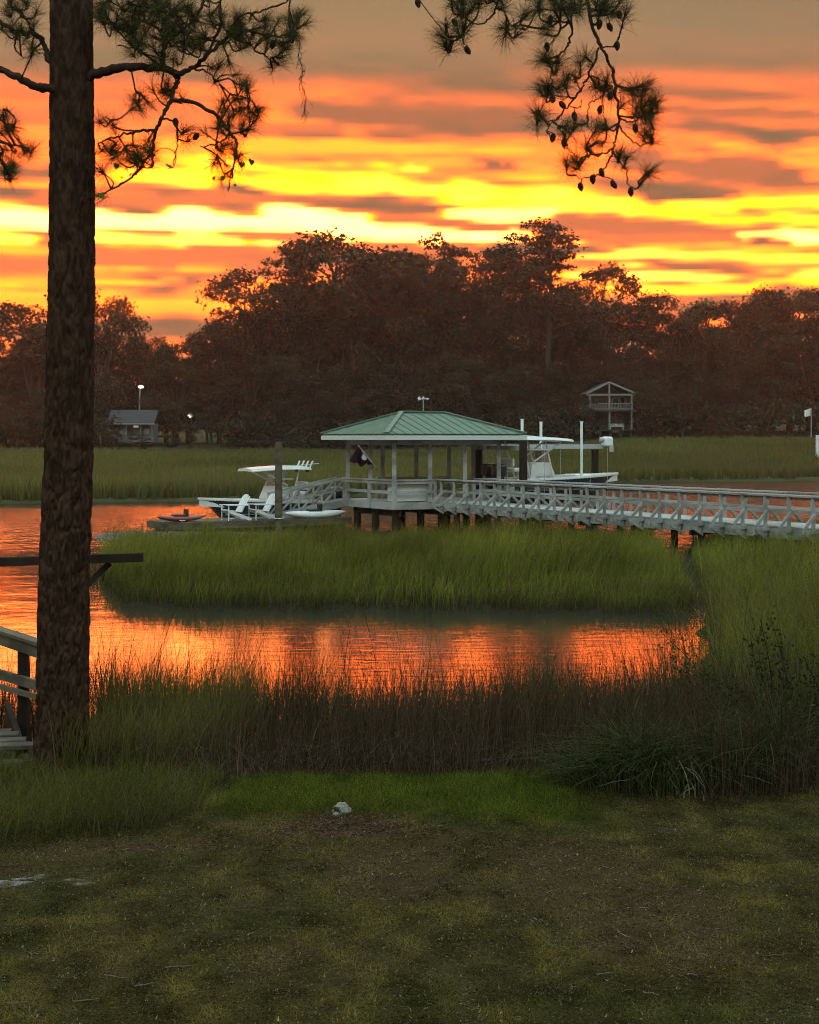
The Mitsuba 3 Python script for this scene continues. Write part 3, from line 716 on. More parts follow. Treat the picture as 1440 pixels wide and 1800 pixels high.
def cottage():
    t = thing('cottage', 'low grey cottage with a lit porch light behind the near pine trunk', 'house')
    D = 212.0; l, e, g = S(188, 744, D), S(270, 744, D), S(0, 777, D)[2]
    rz = S(0, 720.5, D)[2]
    put(t + '__wall', [beam([(l[0] + e[0]) / 2, D + 3.4, g], [(l[0] + e[0]) / 2, D + 3.4, l[2]], e[0] - l[0] - .4, 3.8, up=(0, 1, 0))], 'far_cottage')
    roof = put(t + '__roof', [beam([(l[0] + e[0]) / 2, D - .1, l[2]], [(l[0] + e[0]) / 2, D + 3.4, rz], e[0] - l[0] + .3, .14), beam([(l[0] + e[0]) / 2, D + 6.9, l[2]], [(l[0] + e[0]) / 2, D + 3.4, rz], e[0] - l[0] + .3, .14)], 'far_roof')
    put(roof + '__fascia', beam([l[0] - .2, D - .2, l[2] - .08], [e[0] + .2, D - .2, l[2] - .08], .06, .2), 'far_white')
    for px in (190, 222, 247, 267):
        x = S(px, 0, D)[0]; put(t + '__porch_post', beam([x, D + .1, g], [x, D + .1, l[2] - .1], .16, .16), 'far_cottage')
    for px, wd, h, zb in ((213, 1.1, 1.1, 1.0), (255, .9, .9, 1.1)):
        x = S(px, 0, D)[0]; win = put(t + '__window', beam([x, D + 1.47, g + zb], [x, D + 1.47, g + zb + h], wd, .06, up=(0, 1, 0)), 'far_white')
        put(win + '__pane', beam([x, D + 1.43, g + zb + .1], [x, D + 1.43, g + zb + h - .1], wd - .2, .03, up=(0, 1, 0)), 'grey_plastic')
    x = S(236, 0, D)[0]; put(t + '__door', beam([x, D + 1.47, g], [x, D + 1.47, g + 2.0], .9, .06, up=(0, 1, 0)), 'far_white')
    lk = numbered(t + '__porch_light'); p = S(239, 749, D)
    scene[lk] = mikit.ply(cat([beam(p + [-.35, .1, -.05], p + [.35, .1, -.05], .16, .30)]), 'lamp_glass', emitter={'type': 'area', 'radiance': rgb(2.2, 1.7, .85)})
    labels[lk] = {'label': 'lit porch light'}


def yard_lamp():
    t = thing('street_lamp', 'lit yard lamp on a pole above the grey cottage', 'lamp post')
    D = 218.0; b, h = S(244.5, 776, D), S(246, 684, D)
    put(t + '__pole', tube([b, (b + h) / 2, h], [.16, .14, .11], 8), 'far_white')
    put(t + '__arm', tube([h, h + [.1, -.3, .22], h + [.3, -.7, .26]], .05, 6), 'metal')
    lk = numbered(t + '__lamp_head'); c = h + [.3, -.9, .30]
    scene[lk] = mikit.ply(ball(c, (.42, .42, .20), 2), 'lamp_glass', emitter={'type': 'area', 'radiance': rgb(5.0, 4.4, 2.9)})
    w = thing('porch_lamp', 'small white light under the dark trees right of the cottage', 'lamp')
    p = S(334, 731, 214)
    put(w + '__bracket', tube([p + [0, .1, -.1], p + [0, .1, .5], p + [0, 1.2, .6]], .05, 6), 'metal')
    put(w + '__post', tube([p + [0, 1.2, -3.6], p + [0, 1.2, .6]], .07, 6), 'far_wall')
    lk = numbered(w + '__bulb')
    scene[lk] = mikit.ply(ball(p, (.34, .25, .22), 2), 'lamp_glass', emitter={'type': 'area', 'radiance': rgb(2.4, 2.1, 1.7)})


def flag_pole():
    t = thing('flagpole', 'white flag on a slim pole at the right edge of the far marsh', 'flagpole')
    D = 198.0; b, h = S(1426.5, 767, D), S(1426.5, 717, D)
    b[2] = min(b[2], float(ground_z(b[0], D))) - .1
    put(t + '__pole', tube([b, h], [.09, .07], 8), 'far_white')
    f = thing('flag', 'small white flag hanging from the far flagpole', 'flag')
    n = 9; xs = np.linspace(0, -.85, n); g = np.array([[h[0] - .08 + x, h[1] + .12 * math.sin(3.4 * x + k), h[2] - .05 - k * 1.0 - .35 * abs(x) ** 1.2 * (1 - .4 * k)] for k in (0, .33, .66, 1) for x in xs]).reshape(4, n, 3)
    put(f + '__cloth', loft(g, close=False), 'white_plastic', smooth=True)
    put(f + '__halyard', tube([[h[0] - .075, h[1], h[2] - .02], [h[0] - .08, h[1], h[2] - 1.2]], .012, 4), 'far_white')
    m = thing('marker_post', 'white marker post in the far marsh at the right edge of the picture', 'post')
    p, q = S(1437, 790, 150), S(1437, 766, 150); p[2] = float(ground_z(p[0], 150)) - .1
    put(m + '__post', tube([p, q], .16, 8), 'white_plastic')
    put(m + '__cap', tube([q, q + [0, 0, .08]], .19, 8), 'white_plastic')


porched_house(); cottage(); yard_lamp(); flag_pole()


# ------------------------------------------------------------------ boathouse, pier, float
N0, U_, V_ = np.array([-.59, 57.0]), np.array([.51, -.86]), np.array([.86, .51])   # near corner of the platform; along the pier to the shore; along the platform's front


def F(a, b, z):
    p = N0 - U_ * a + V_ * b
    return np.array([p[0], p[1], z])


DA, DB, DECK, CAP = 3.75, 4.86, 1.10, 2.0
ua, vb = np.array([*-U_, 0]), np.array([*V_, 0])


def clip_face(poly, along, n_strips, key, bsdf, thick=.025):
    """Standing-seam panels over a flat roof face, each a part: strips across the face, a raised rib at each one's edge."""
    poly = np.asarray(poly, float); o = poly[0]; ex = nrm(along); nz = nrm(np.cross(poly[1] - poly[0], poly[2] - poly[0])); nz = nz if nz[2] > 0 else -nz
    ey = np.cross(nz, ex); uv = np.stack([(poly - o) @ ex, (poly - o) @ ey], 1); P = Polygon(uv)
    x0, y0, x1, y1 = P.bounds; w = (x1 - x0) / n_strips
    for i in range(n_strips):
        g = P.intersection(shapely.box(x0 + i * w + .004, y0 - 1, x0 + (i + 1) * w - .004, y1 + 1))
        if g.area < .01: continue
        pts = []
        for gg, off, th in [(g, 0, thick)] + [(P.intersection(shapely.box(x0 + (i + q) * w - .028 + .03 * (q < .5), y0 - 1, x0 + (i + q) * w + .028 - .03 * (q > .5), y1 + 1)), 0, .05) for q in (0, 1)]:
            if gg.is_empty or gg.area < 1e-4: continue
            c = np.array(gg.exterior.coords)[:-1]
            if len(c) < 3: continue
            top = o + c[:, :1] * ex + c[:, 1:2] * ey + nz * (th)
            m = len(c); bot = top - nz * (th - .002)
            f = [[0, k, k + 1] for k in range(1, m - 1)] + [[k, m + k, m + (k + 1) % m] for k in range(m)] + [[k, m + (k + 1) % m, (k + 1) % m] for k in range(m)]
            pts.append((np.vstack([top, bot]), np.array(f)))
        put(key, cat(pts), bsdf)


def boathouse():
    t = thing('boathouse', 'open dock pavilion with a green metal hip roof on grey posts', 'pavilion')
    # platform
    pf = put(t + '__platform', [beam(F(-.0, b + .07, DECK - .02), F(DA + .9 if b < 1.3 else DA, b + .07, DECK - .02), .132, .04) for b in np.arange(0, DB, .14)], 'grey_wood', kind='stuff')
    for a0, b0, a1, b1 in ((-.03, -.06, -.03, DB), (-.03, -.03, DA + .9, -.03), (DA + .93, -.06, DA + .93, 1.3), (DA + .03, 1.3, DA + .03, DB), (0, DB + .05, DA, DB + .05)):
        put(t + '__fascia', beam(F(a0, b0, DECK - .15), F(a1, b1, DECK - .15), .05, .25), 'grey_wood')
    for a in (.4, 2.0, 3.5):
        for b in (.3, 2.4, 4.6):
            put(t + '__piling', tube([F(a, b, -1.0), F(a, b, DECK - .28)], .15, 10), 'dark_wood', smooth=40)
    for b in (.3, 2.4, 4.6):
        put(t + '__girder', beam(F(.05, b, DECK - .42), F(DA, b, DECK - .42), .1, .24), 'dark_wood')
    # posts and roof
    eave, ridge = 3.58, 4.60
    for a, b in [(a, b) for a in (0, DA) for b in (0, 1.62, 3.24, DB)] + [(1.875, 0), (1.875, DB)]:
        put(t + '__post', beam(F(a, b, DECK), F(a, b, eave - .02), .17, .17, ch=.012), 'grey_wood')
    o = .8; c00, c10, c11, c01 = F(-o, -o, eave + .16), F(DA + o, -o, eave + .16), F(DA + o, DB + o, eave + .16), F(-o, DB + o, eave + .16)
    m = F(DA / 2, DB / 2, ridge); r0, r1 = m - vb * 1.0, m + vb * 1.0
    rf = put(t + '__roof', [(np.array([c00, c10, c11, c01, r0, r1]) - [0, 0, .03], np.array([[0, 4, 1], [1, 4, 5], [1, 5, 2], [2, 5, 3], [3, 5, 4], [3, 4, 0], [0, 1, 2], [0, 2, 3]]))], 'fascia')
    clip_face([c01, c00, r0, r1], c01 - c00, 15, rf + '__panel', 'roof_green'); clip_face([c00, c10, r0], c10 - c00, 13, rf + '__panel', 'roof_green')
    clip_face([c10, c11, r1, r0], c11 - c10, 15, rf + '__panel', 'roof_green'); clip_face([c11, c01, r1], c01 - c11, 13, rf + '__panel', 'roof_green')
    for p, q in ((c00, r0), (c10, r0), (c11, r1), (c01, r1), (r0, r1)):
        put(rf + '__ridge_cap', beam(p + [0, 0, .06], q + [0, 0, .06], .2, .07, ch=.02), 'roof_trim')
    for p, q in ((c00, c10), (c10, c11), (c11, c01), (c01, c00)):
        put(rf + '__fascia_board', beam(p - [0, 0, .13], q - [0, 0, .13], .05, .17), 'fascia')
    for a0, b0, a1, b1 in ((.0, .1, .0, DB - .1), (DA, .1, DA, DB - .1), (.1, 0, DA - .1, 0), (.1, DB, DA - .1, DB)):
        put(t + '__header_beam', beam(F(a0, b0, eave - .14), F(a1, b1, eave - .14), .1, .22), 'grey_wood')
    # railings of the two sides in view and the back
    def rail(p0, p1, n):
        k = put(t + '__railing', beam(F(*p0, CAP - .03), F(*p1, CAP - .03), .16, .05), 'grey_wood')
        for z, h in ((CAP - .13, .10), (CAP - .50, .12)):
            put(k + '__rail', beam(F(*p0, z), F(*p1, z), .045, h), 'grey_wood')
        for s in np.linspace(0, 1, n):
            q = np.array(p0) * (1 - s) + np.array(p1) * s
            put(k + '__rail_post', beam(F(*q, DECK - .26), F(*q, CAP - .06), .12, .12), 'grey_wood')
    rail((DA, -.09), (-.09, -.09), 3); rail((-.09, .0), (-.09, 1.8), 2); rail((-.09, 3.62), (-.09, DB), 2); rail((DA + .06, 1.35), (DA + .06, DB), 4)
    # weathervane
    w = thing('weathervane', 'small pale weathervane on the ridge of the green roof', 'weathervane')
    b = m + vb * .02 + [0, 0, .09]; h = b + [0, 0, .50]
    put(w + '__rod', tube([b, h], .022, 6), 'grey_plastic')
    put(w + '__arrow', [tube([h + [-.2, 0, 0], h + [.14, 0, 0]], .022, 6), (np.array([h + [.14, .02, .05], h + [.14, -.02, -.05], h + [.24, 0, 0], h + [.14, -.02, .05], h + [.14, .02, -.05]]), np.array([[0, 1, 2], [3, 4, 2], [0, 3, 2], [1, 4, 2]]))], 'white_plastic')
    put(w + '__tail_fin', [beam(h + [-.22, 0, .0], h + [-.12, 0, .03], .02, .13)], 'white_plastic')
    put(w + '__finial', ball(h + [0, 0, .05], .04, 1), 'white_plastic')
    # things on the platform
    x = thing('dock_box', 'pale grey dock box behind the front railing of the pavilion', 'storage box')
    put(x + '__body', rbox(F(.48, .92, DECK + .36), (1.55, .62, .66), .03, vb), 'white_plastic', smooth=30)
    put(x + '__lid', rbox(F(.48, .92, DECK + .735), (1.63, .70, .08), .03, vb), 'white_plastic', smooth=30)
    fl = thing('flag_staff', 'slanted flag staff fixed to the left post of the pavilion', 'flag staff')
    p, q = S(661, 822, 58.3), S(630, 783, 58.0)
    put(fl + '__pole', tube([p, q], .024, 8), 'white_plastic')
    put(fl + '__bracket', tube([p, p + (q - p) * .06], .05, 8), 'metal')
    f = thing('hanging_flag', 'limp dark purple flag with a white blotch on the pavilion', 'flag')
    d = q - p; g = []
    for j in np.linspace(0, 1, 12):
        row = []
        for k in np.linspace(.12, .99, 22):
            drop = .05 + .72 * (k - .12) + .06 * math.sin(11 * k + 1) + .05 * math.sin(23 * k)
            row.append(p + d * k + np.array([-.36 * j * k ** 2 + .03 * math.sin(17 * k) * j, .09 * math.sin(19 * k + 2 * j) * (.25 + j), -drop * j]))
        g.append(row)
    g = np.array(g)
    put(f + '__cloth', loft(g, close=False), 'flag_dark', smooth=True)
    e = g[1:6, 9:15] + [0, -.03, 0]; put(f + '__emblem', loft(e, close=False), 'flag_white', smooth=True)


def pier():
    t = thing('pier', 'long grey wooden pier with braced railings running from the pavilion to the right bank', 'pier')
    L, B0, B1 = 34.0, 1.9, 3.62
    put(t + '__deck', [beam(F(-s, B0 - .02, DECK - .02), F(-s, B1 + .02, DECK - .02), .132, .04) for s in np.arange(.1, L, .14)], 'grey_wood', kind='stuff')
    for b in (B0 + .03, (B0 + B1) / 2, B1 - .03):
        put(t + '__stringer', beam(F(-.06, b, DECK - .20), F(-L, b, DECK - .20), .06, .31), 'grey_wood')
    for b, sgn in ((B0, -1), (B1, 1)):
        put(t + '__cap_rail', beam(F(-.06, b + .06 * sgn, CAP - .02), F(-L, b + .06 * sgn, CAP - .02), .19, .045), 'grey_wood')
        put(t + '__top_rail', beam(F(-.06, b, CAP - .11), F(-L, b, CAP - .11), .045, .08), 'grey_wood')
        put(t + '__middle_rail', beam(F(-.06, b - .01 * sgn, CAP - .47), F(-L, b - .01 * sgn, CAP - .50), .04, .09), 'grey_wood')
        for i, s in enumerate(np.arange(.5, L, .925)):
            bb = b + .075 * sgn
            put(t + '__rail_post', beam(F(-s, bb, DECK - .30), F(-s, bb, CAP - .05), .095, .10), 'grey_wood')
            put(t + '__outrigger', beam(F(-s - .09, b, DECK - .09), F(-s - .09, b + .58 * sgn, DECK - .09), .05, .12), 'grey_wood')
            put(t + '__brace', beam(F(-s - .09, b + .06 * sgn, CAP - .48), F(-s - .09, b + .54 * sgn, DECK - .02), .05, .10), 'grey_wood')
            if sgn < 0: put(t + '__under_brace', beam(F(-s - .09, b + .50 * sgn, DECK - .16), F(-s - .09, b + .03 * sgn, DECK - .42), .05, .08), 'grey_wood')
    for s in np.arange(1.2, L, 2.775):
        for b in (B0 + .2, B1 - .2):
            q = F(-s, b, 0)
            put(t + '__piling', tube([F(-s, b, min(float(ground_z(q[0], q[1])), 0) - .6), F(-s, b, DECK - .42)], .12, 9), 'dark_wood', smooth=40)
        put(t + '__crossbeam', beam(F(-s, B0 - .25, DECK - .37), F(-s, B1 + .25, DECK - .37), .09, .15), 'dark_wood')


def float_dock():
    t = thing('floating_dock', 'low grey floating dock left of the pavilion', 'dock')
    a0, a1, b0, b1, z = 2.9, 5.2, -8.0, -.35, .42
    put(t + '__deck', [beam(F(a0, b + .07, z - .02), F(a1, b + .07, z - .02), .132, .04) for b in np.arange(b0, b1, .14)], 'old_plank', kind='stuff')
    for (p, q) in ((F(a0 - .03, b0 - .06, z - .14), F(a0 - .03, b1, z - .14)), (F(a1 + .03, b0 - .06, z - .14), F(a1 + .03, b1, z - .14)), (F(a0, b0 - .03, z - .14), F(a1, b0 - .03, z - .14)), (F(a0, b1 + .03, z - .14), F(a1, b1 + .03, z - .14))):
        put(t + '__edge_board', beam(p, q, .05, .26), 'rail_wood')
    for b in np.linspace(b0 + .7, b1 - .7, 5):
        put(t + '__float', beam(F(a0 + .1, b, .02), F(a1 - .1, b, .02), 1.0, .5), 'black_plastic')
    for b in (-7.5, -5.5, -3.4, -1.3):
        put(t + '__cleat', [tube([F(a0 + .1, b - .12, z + .07), F(a0 + .1, b + .12, z + .07)], .018, 6), tube([F(a0 + .1, b, z), F(a0 + .1, b, z + .07)], .02, 6)], 'metal')
    for px, D, top, lab in ((490, 57.2, 777, 'tall weathered piling standing in front of the left boat'),):
        p = thing('dock_piling', lab, 'piling')
        q = S(px, top, D)
        put(p + '__post', tube([[q[0], D, -1.2], [q[0], D, q[2] - .05], [q[0], D, q[2]]], [.15, .14, .11], 12), 'rail_wood', smooth=40)
        put(p + '__hoop', tube([[q[0] + .22 * math.cos(x), D + .22 * math.sin(x), .5] for x in np.linspace(0, 6.3, 14)], .02, 6), 'metal')
    g = thing('gangway', 'sloping wooden gangway from the pavilion down to the floating dock', 'gangway')
    A0, A1 = 3.85, 4.6; h = lambda s: DECK - .02 - s * (DECK - .52)
    put(g + '__deck', [beam(F(A0, -.1 - 3.1 * s, h(s)), F(A1, -.1 - 3.1 * s, h(s)), .13, .04) for s in np.linspace(0, 1, 23)], 'grey_wood', kind='stuff')
    for a in (A0, A1):
        put(g + '__stringer', beam(F(a, -.08, h(0) - .14), F(a, -3.2, h(1) - .14), .06, .24), 'grey_wood')
        put(g + '__handrail', beam(F(a, -.08, h(0) + .88), F(a, -3.2, h(1) + .88), .09, .09), 'grey_wood')
        put(g + '__middle_rail', beam(F(a, -.08, h(0) + .46), F(a, -3.2, h(1) + .46), .045, .08), 'grey_wood')
        for s in (.02, .34, .67, .99): put(g + '__rail_post', beam(F(a, -.1 - 3.1 * s, h(s) - .12), F(a, -.1 - 3.1 * s, h(s) + .84), .08, .08), 'grey_wood')
        for s in (0.02, .34, .67): put(g + '__brace', beam(F(a - .05, -.1 - 3.1 * (s + .31), h(s + .31) + .02), F(a - .05, -.14 - 3.1 * s, h(s) + .80), .04, .08), 'grey_wood')
    # two garden chairs
    for b, lab in ((-5.15, 'left one of the two white slatted chairs on the floating dock'), (-4.0, 'right one of the two white slatted chairs on the floating dock')):
        c = thing('deck_chair', lab, 'chair', 'white chairs on the floating dock')
        P = lambda l, w, hh: F(3.35 + w, b - l, z + hh)          # l forward (to the left), w across, hh up
        for w in np.linspace(-.25, .25, 5): put(c + '__back_slat', beam(P(-.12, w, .32), P(-.46, w * 1.12, 1.0 - 1.2 * w * w), .11, .022, up=P(1, 0, .5) - P(0, 0, 0)), 'white_plastic')
        for l in np.linspace(-.08, .45, 5): put(c + '__seat_slat', beam(P(l, -.28, .33 + .14 * (l + .08)), P(l, .28, .33 + .14 * (l + .08)), .11, .022), 'white_plastic')
        for w in (-.36, .36):
            put(c + '__arm', beam(P(-.34, w, .58), P(.52, w, .60), .13, .03), 'white_plastic')
            put(c + '__front_leg', beam(P(.44, w * .92, 0), P(.44, w * .92, .58), .035, .1), 'white_plastic')
            put(c + '__rear_leg', beam(P(.40, w * .84, .36), P(-.52, w * .84, .02), .03, .12), 'white_plastic')
        put(c + '__back_rail', beam(P(-.33, -.40, .62), P(-.33, .40, .62), .03, .08), 'white_plastic')
    # boats lying on the float
    def paddle(name, label, a, b, ln, w, hh, bs, zz=.42, cockpit=True):
        k = thing(name, label, 'kayak'); rings = []
        for s in np.linspace(0, 1, 15):
            f = max(1 - abs(2 * s - 1) ** 2.6, .03); zc = zz + .12 + .10 * abs(2 * s - 1) ** 2
            rings.append([F(a + w / 2 * f * math.cos(x), b + (s - .5) * ln, zc + (hh * .55 if math.sin(x) > 0 else hh * .55) * f ** .6 * math.sin(x)) for x in np.linspace(0, 2 * np.pi, 14, endpoint=False)])
        put(k + '__hull', loft(rings), bs, smooth=True)
        if cockpit:
            put(k + '__seat', rbox(F(a, b - .1, zz + .12 + hh * .60), (.5, .34, .12), .04, vb), 'black_plastic', smooth=30)
            put(k + '__backrest', rbox(F(a, b + .2, zz + .16 + hh * .80), (.08, .36, .34), .03, vb), 'black_plastic', smooth=30)
    paddle('kayak', 'dull red kayak on the left end of the floating dock', 3.35, -7.4, 2.0, .58, .20, 'red_plastic')
    paddle('kayak', 'white kayak on the right end of the floating dock under the gangway', 3.25, -1.75, 2.7, .70, .30, 'white_plastic')


def hull_rings(a, bow, stern, beam_, zb, zs, keel, n=22, flare=.75):
    """Boat hull along the platform's front direction: sections from stern to bow. Returns the rings of the side (keel to gunwale, both sides)."""
    out = []
    for s in np.linspace(0, 1, n):
        b = stern + (bow - stern) * s; w = beam_ / 2 * (1 - max(0, (s - .45) / .55) ** 2.3) + .02
        zg = zs + (zb - zs) * s ** 1.6; zk = keel + .02 + (zg - keel - .1) * max(0, (s - .62) / .38) ** 2.6
        rake = (bow - stern) * .075 * max(0, (s - .6) / .4) ** 1.5
        prof = [(0, 0), (.55, .10), (.80, .24), (flare + .13, .50), (.97, .82), (1.0, 1.0)]
        half = [(w * x, zk + (zg - zk) * y, b + rake * y) for x, y in prof]
        out.append([F(a - x, bb, zz) for x, zz, bb in half[::-1]] + [F(a + x, bb, zz) for x, zz, bb in half[1:]])
    return np.array(out)


def boat(label, a, bow, stern, beam_, zb, zs, keel, con, top, ztop, front):
    """Centre-console boat; bow at b = bow. con: (b0, b1) of the console; top: (b0, b1) of the T-top; front +1 when the bow points to +b."""
    t = thing('motor_boat', label, 'boat')
    R = hull_rings(a, bow, stern, beam_, zb, zs, keel)
    put(t + '__hull', [loft(R, close=False), loft(np.stack([R[0], np.tile(R[0].mean(0), (len(R[0]), 1))]), close=False)], 'navy_gel', smooth=35)
    fl = zs - .42
    g = []
    for side in (0, -1):
        line = R[:, side]; inner = line + (R[:, 5] - line) * [.12, .12, 0]; inner[:, 2] = line[:, 2]
        up = np.array([0, 0, .05])
        g.append(loft(np.stack([line - [0, 0, .045], line + (line - R[:, 5]) * [.02, .02, 0] - [0, 0, .03], line + up, inner + up, inner, inner - [0, 0, .3]], 1), close=False))
    put(t + '__gunwale', g, 'white_gel', smooth=35)
    k = len(R); deck = np.stack([R[:, 0] * [1, 1, 0] + [0, 0, fl], R[:, -1] * [1, 1, 0] + [0, 0, fl]], 1); deck = deck[(np.arange(k) < k - 3)]
    bowdeck = np.stack([R[-8:, 0] - [0, 0, .03], R[-8:, -1] - [0, 0, .03]], 1)
    put(t + '__deck', [loft(deck, close=False), loft(bowdeck, close=False), loft(np.stack([R[-8, [0, -1]] - [0, 0, .03], R[-8, [0, -1]] * [1, 1, 0] + [0, 0, fl]]), close=False)], 'white_gel')
    put(t + '__transom', beam(F(a - beam_ * .44, stern + .04 * front, zs - .25), F(a + beam_ * .44, stern + .04 * front, zs - .25), .08, .5), 'white_gel')
    # console
    c0, c1 = con; h = front
    zc = fl + 1.12
    lo = [F(a - .46, c0, fl), F(a + .46, c0, fl), F(a + .46, c1, fl), F(a - .46, c1, fl)]
    hi = [F(a - .42, c0 + .06 * h, zc), F(a + .42, c0 + .06 * h, zc), F(a + .42, c1 - .22 * h, zc), F(a - .42, c1 - .22 * h, zc)]
    ck = put(t + '__console', loft([lo, [F(a - .46, c0, fl + .7), F(a + .46, c0, fl + .7), F(a + .46, c1, fl + .62), F(a - .46, c1, fl + .62)], hi]), 'white_gel')
    put(ck + '__panel', beam(F(a - .465, c0 + .25 * h, fl + .35), F(a - .465, c1 - .25 * h, fl + .35), .02, .42, up=(0, 0, 1)), 'grey_plastic')
    e = [F(a - .485, (c0 + c1) / 2 + .26 * math.cos(x), fl + .36 + .12 * math.sin(x)) for x in np.linspace(0, 2 * np.pi, 20)]
    put(ck + '__emblem', tube(e, .018, 5), 'white_plastic')
    wt = zc + .55
    put(ck + '__windshield', (np.array([F(a - .42, c1 - .20 * h, zc), F(a + .42, c1 - .20 * h, zc), F(a + .36, c1 - .52 * h, wt), F(a - .36, c1 - .52 * h, wt), F(a - .42, c0 + .2 * h, zc), F(a - .36, c0 + .2 * h, wt - .05), F(a + .42, c0 + .2 * h, zc), F(a + .36, c0 + .2 * h, wt - .05)]),
                               np.array([[0, 1, 2], [0, 2, 3], [4, 0, 3], [4, 3, 5], [1, 6, 7], [1, 7, 2]])), 'windscreen')
    sk = put(t + '__leaning_post', rbox(F(a, c0 - .62 * h, fl + .82), (.42, .92, .16), .05, vb), 'white_plastic', smooth=30)
    for x in (-.36, .36): put(sk + '__leg', tube([F(a + x, c0 - .62 * h, fl), F(a + x, c0 - .62 * h, fl + .75)], .03, 6), 'metal')
    put(sk + '__backrest', rbox(F(a, c0 - .86 * h, fl + 1.12), (.10, .92, .34), .04, vb), 'white_plastic', smooth=30)
    # T-top
    t0, t1 = top
    sec = []
    for s in np.linspace(0, 1, 9):
        b = t0 + (t1 - t0) * s; w = .98 * (1 - .28 * abs(2 * s - 1) ** 4); zz = ztop + .06 * (1 - (2 * s - 1) ** 2) - .05 * s
        sec.append([F(a - w, b, zz - .05), F(a - w * .9, b, zz + .05), F(a, b, zz + .10), F(a + w * .9, b, zz + .05), F(a + w, b, zz - .05), F(a, b, zz - .03)])
    tt = put(t + '__hardtop', loft(sec), 'white_gel', smooth=40)
    for i, o in enumerate((-.6, -.2, .2, .6)):
        put(tt + '__rod_holder', tube([F(a + o, t0 + .05 * h, ztop), F(a + o, t0 - .10 * h, ztop + .32)], .035, 7), 'white_plastic')
    for o in (-.5, .5): put(tt + '__spreader_light', rbox(F(a + o, t0 + .1 * h, ztop - .10), (.10, .16, .09), .02, vb), 'black_plastic', smooth=30)
    put(tt + '__antenna', tube([F(a - .8, t1 - .4 * h, ztop + .02), F(a - .8, t0 - .3 * h, ztop + .22)], .014, 5), 'white_plastic')
    tb0, tb1 = t0 + .45 * h, t1 - .45 * h
    for x in (-.52, .52):
        for p, q in (((c0 + .02 * h, fl), (tb0 + .1 * h, ztop - .05)), ((c1 - .02 * h, fl + .1), (c1 - .62 * h, ztop - .05)), ((c0 + .10 * h, fl + 1.15), (tb1 - .05 * h, ztop - .05)), ((c0 - .15 * h, ztop - .42), (c1 - .42 * h, ztop - .42))):
            put(t + '__t_top_leg', tube([F(a + x, p[0], p[1]), F(a + x * 1.25, q[0], q[1])], .035, 7), 'white_gel', smooth=True)
    # bow cushion, outboards
    put(t + '__bow_seat', rbox(F(a, bow - 1.75 * h, zs + .02), (.85, .9, .34), .06, vb), 'white_plastic', smooth=30)
    return t


def outboard(t, a, b, z, h, key='outboard_motor'):
    k = put(t + '__' + key, [rbox(F(a, b - .30 * h, z + .55), (.62, .42, .52), .13, vb), rbox(F(a, b - .26 * h, z + .12), (.34, .26, .56), .06, vb), rbox(F(a, b - .26 * h, z - .32), (.20, .10, .62), .04, vb)], 'black_plastic', smooth=35)
    hub = F(a, b - .42 * h, z - .56)
    put(k + '__propeller', [beam(hub + np.array([0, 0, 0]), hub + ua * .14 * math.cos(x) + np.array([0, 0, .14 * math.sin(x)]), .10, .015, up=vb) for x in (0, 2.1, 4.2)] + [tube([hub + vb * .15, hub - vb * .08], .05, 8)], 'metal')


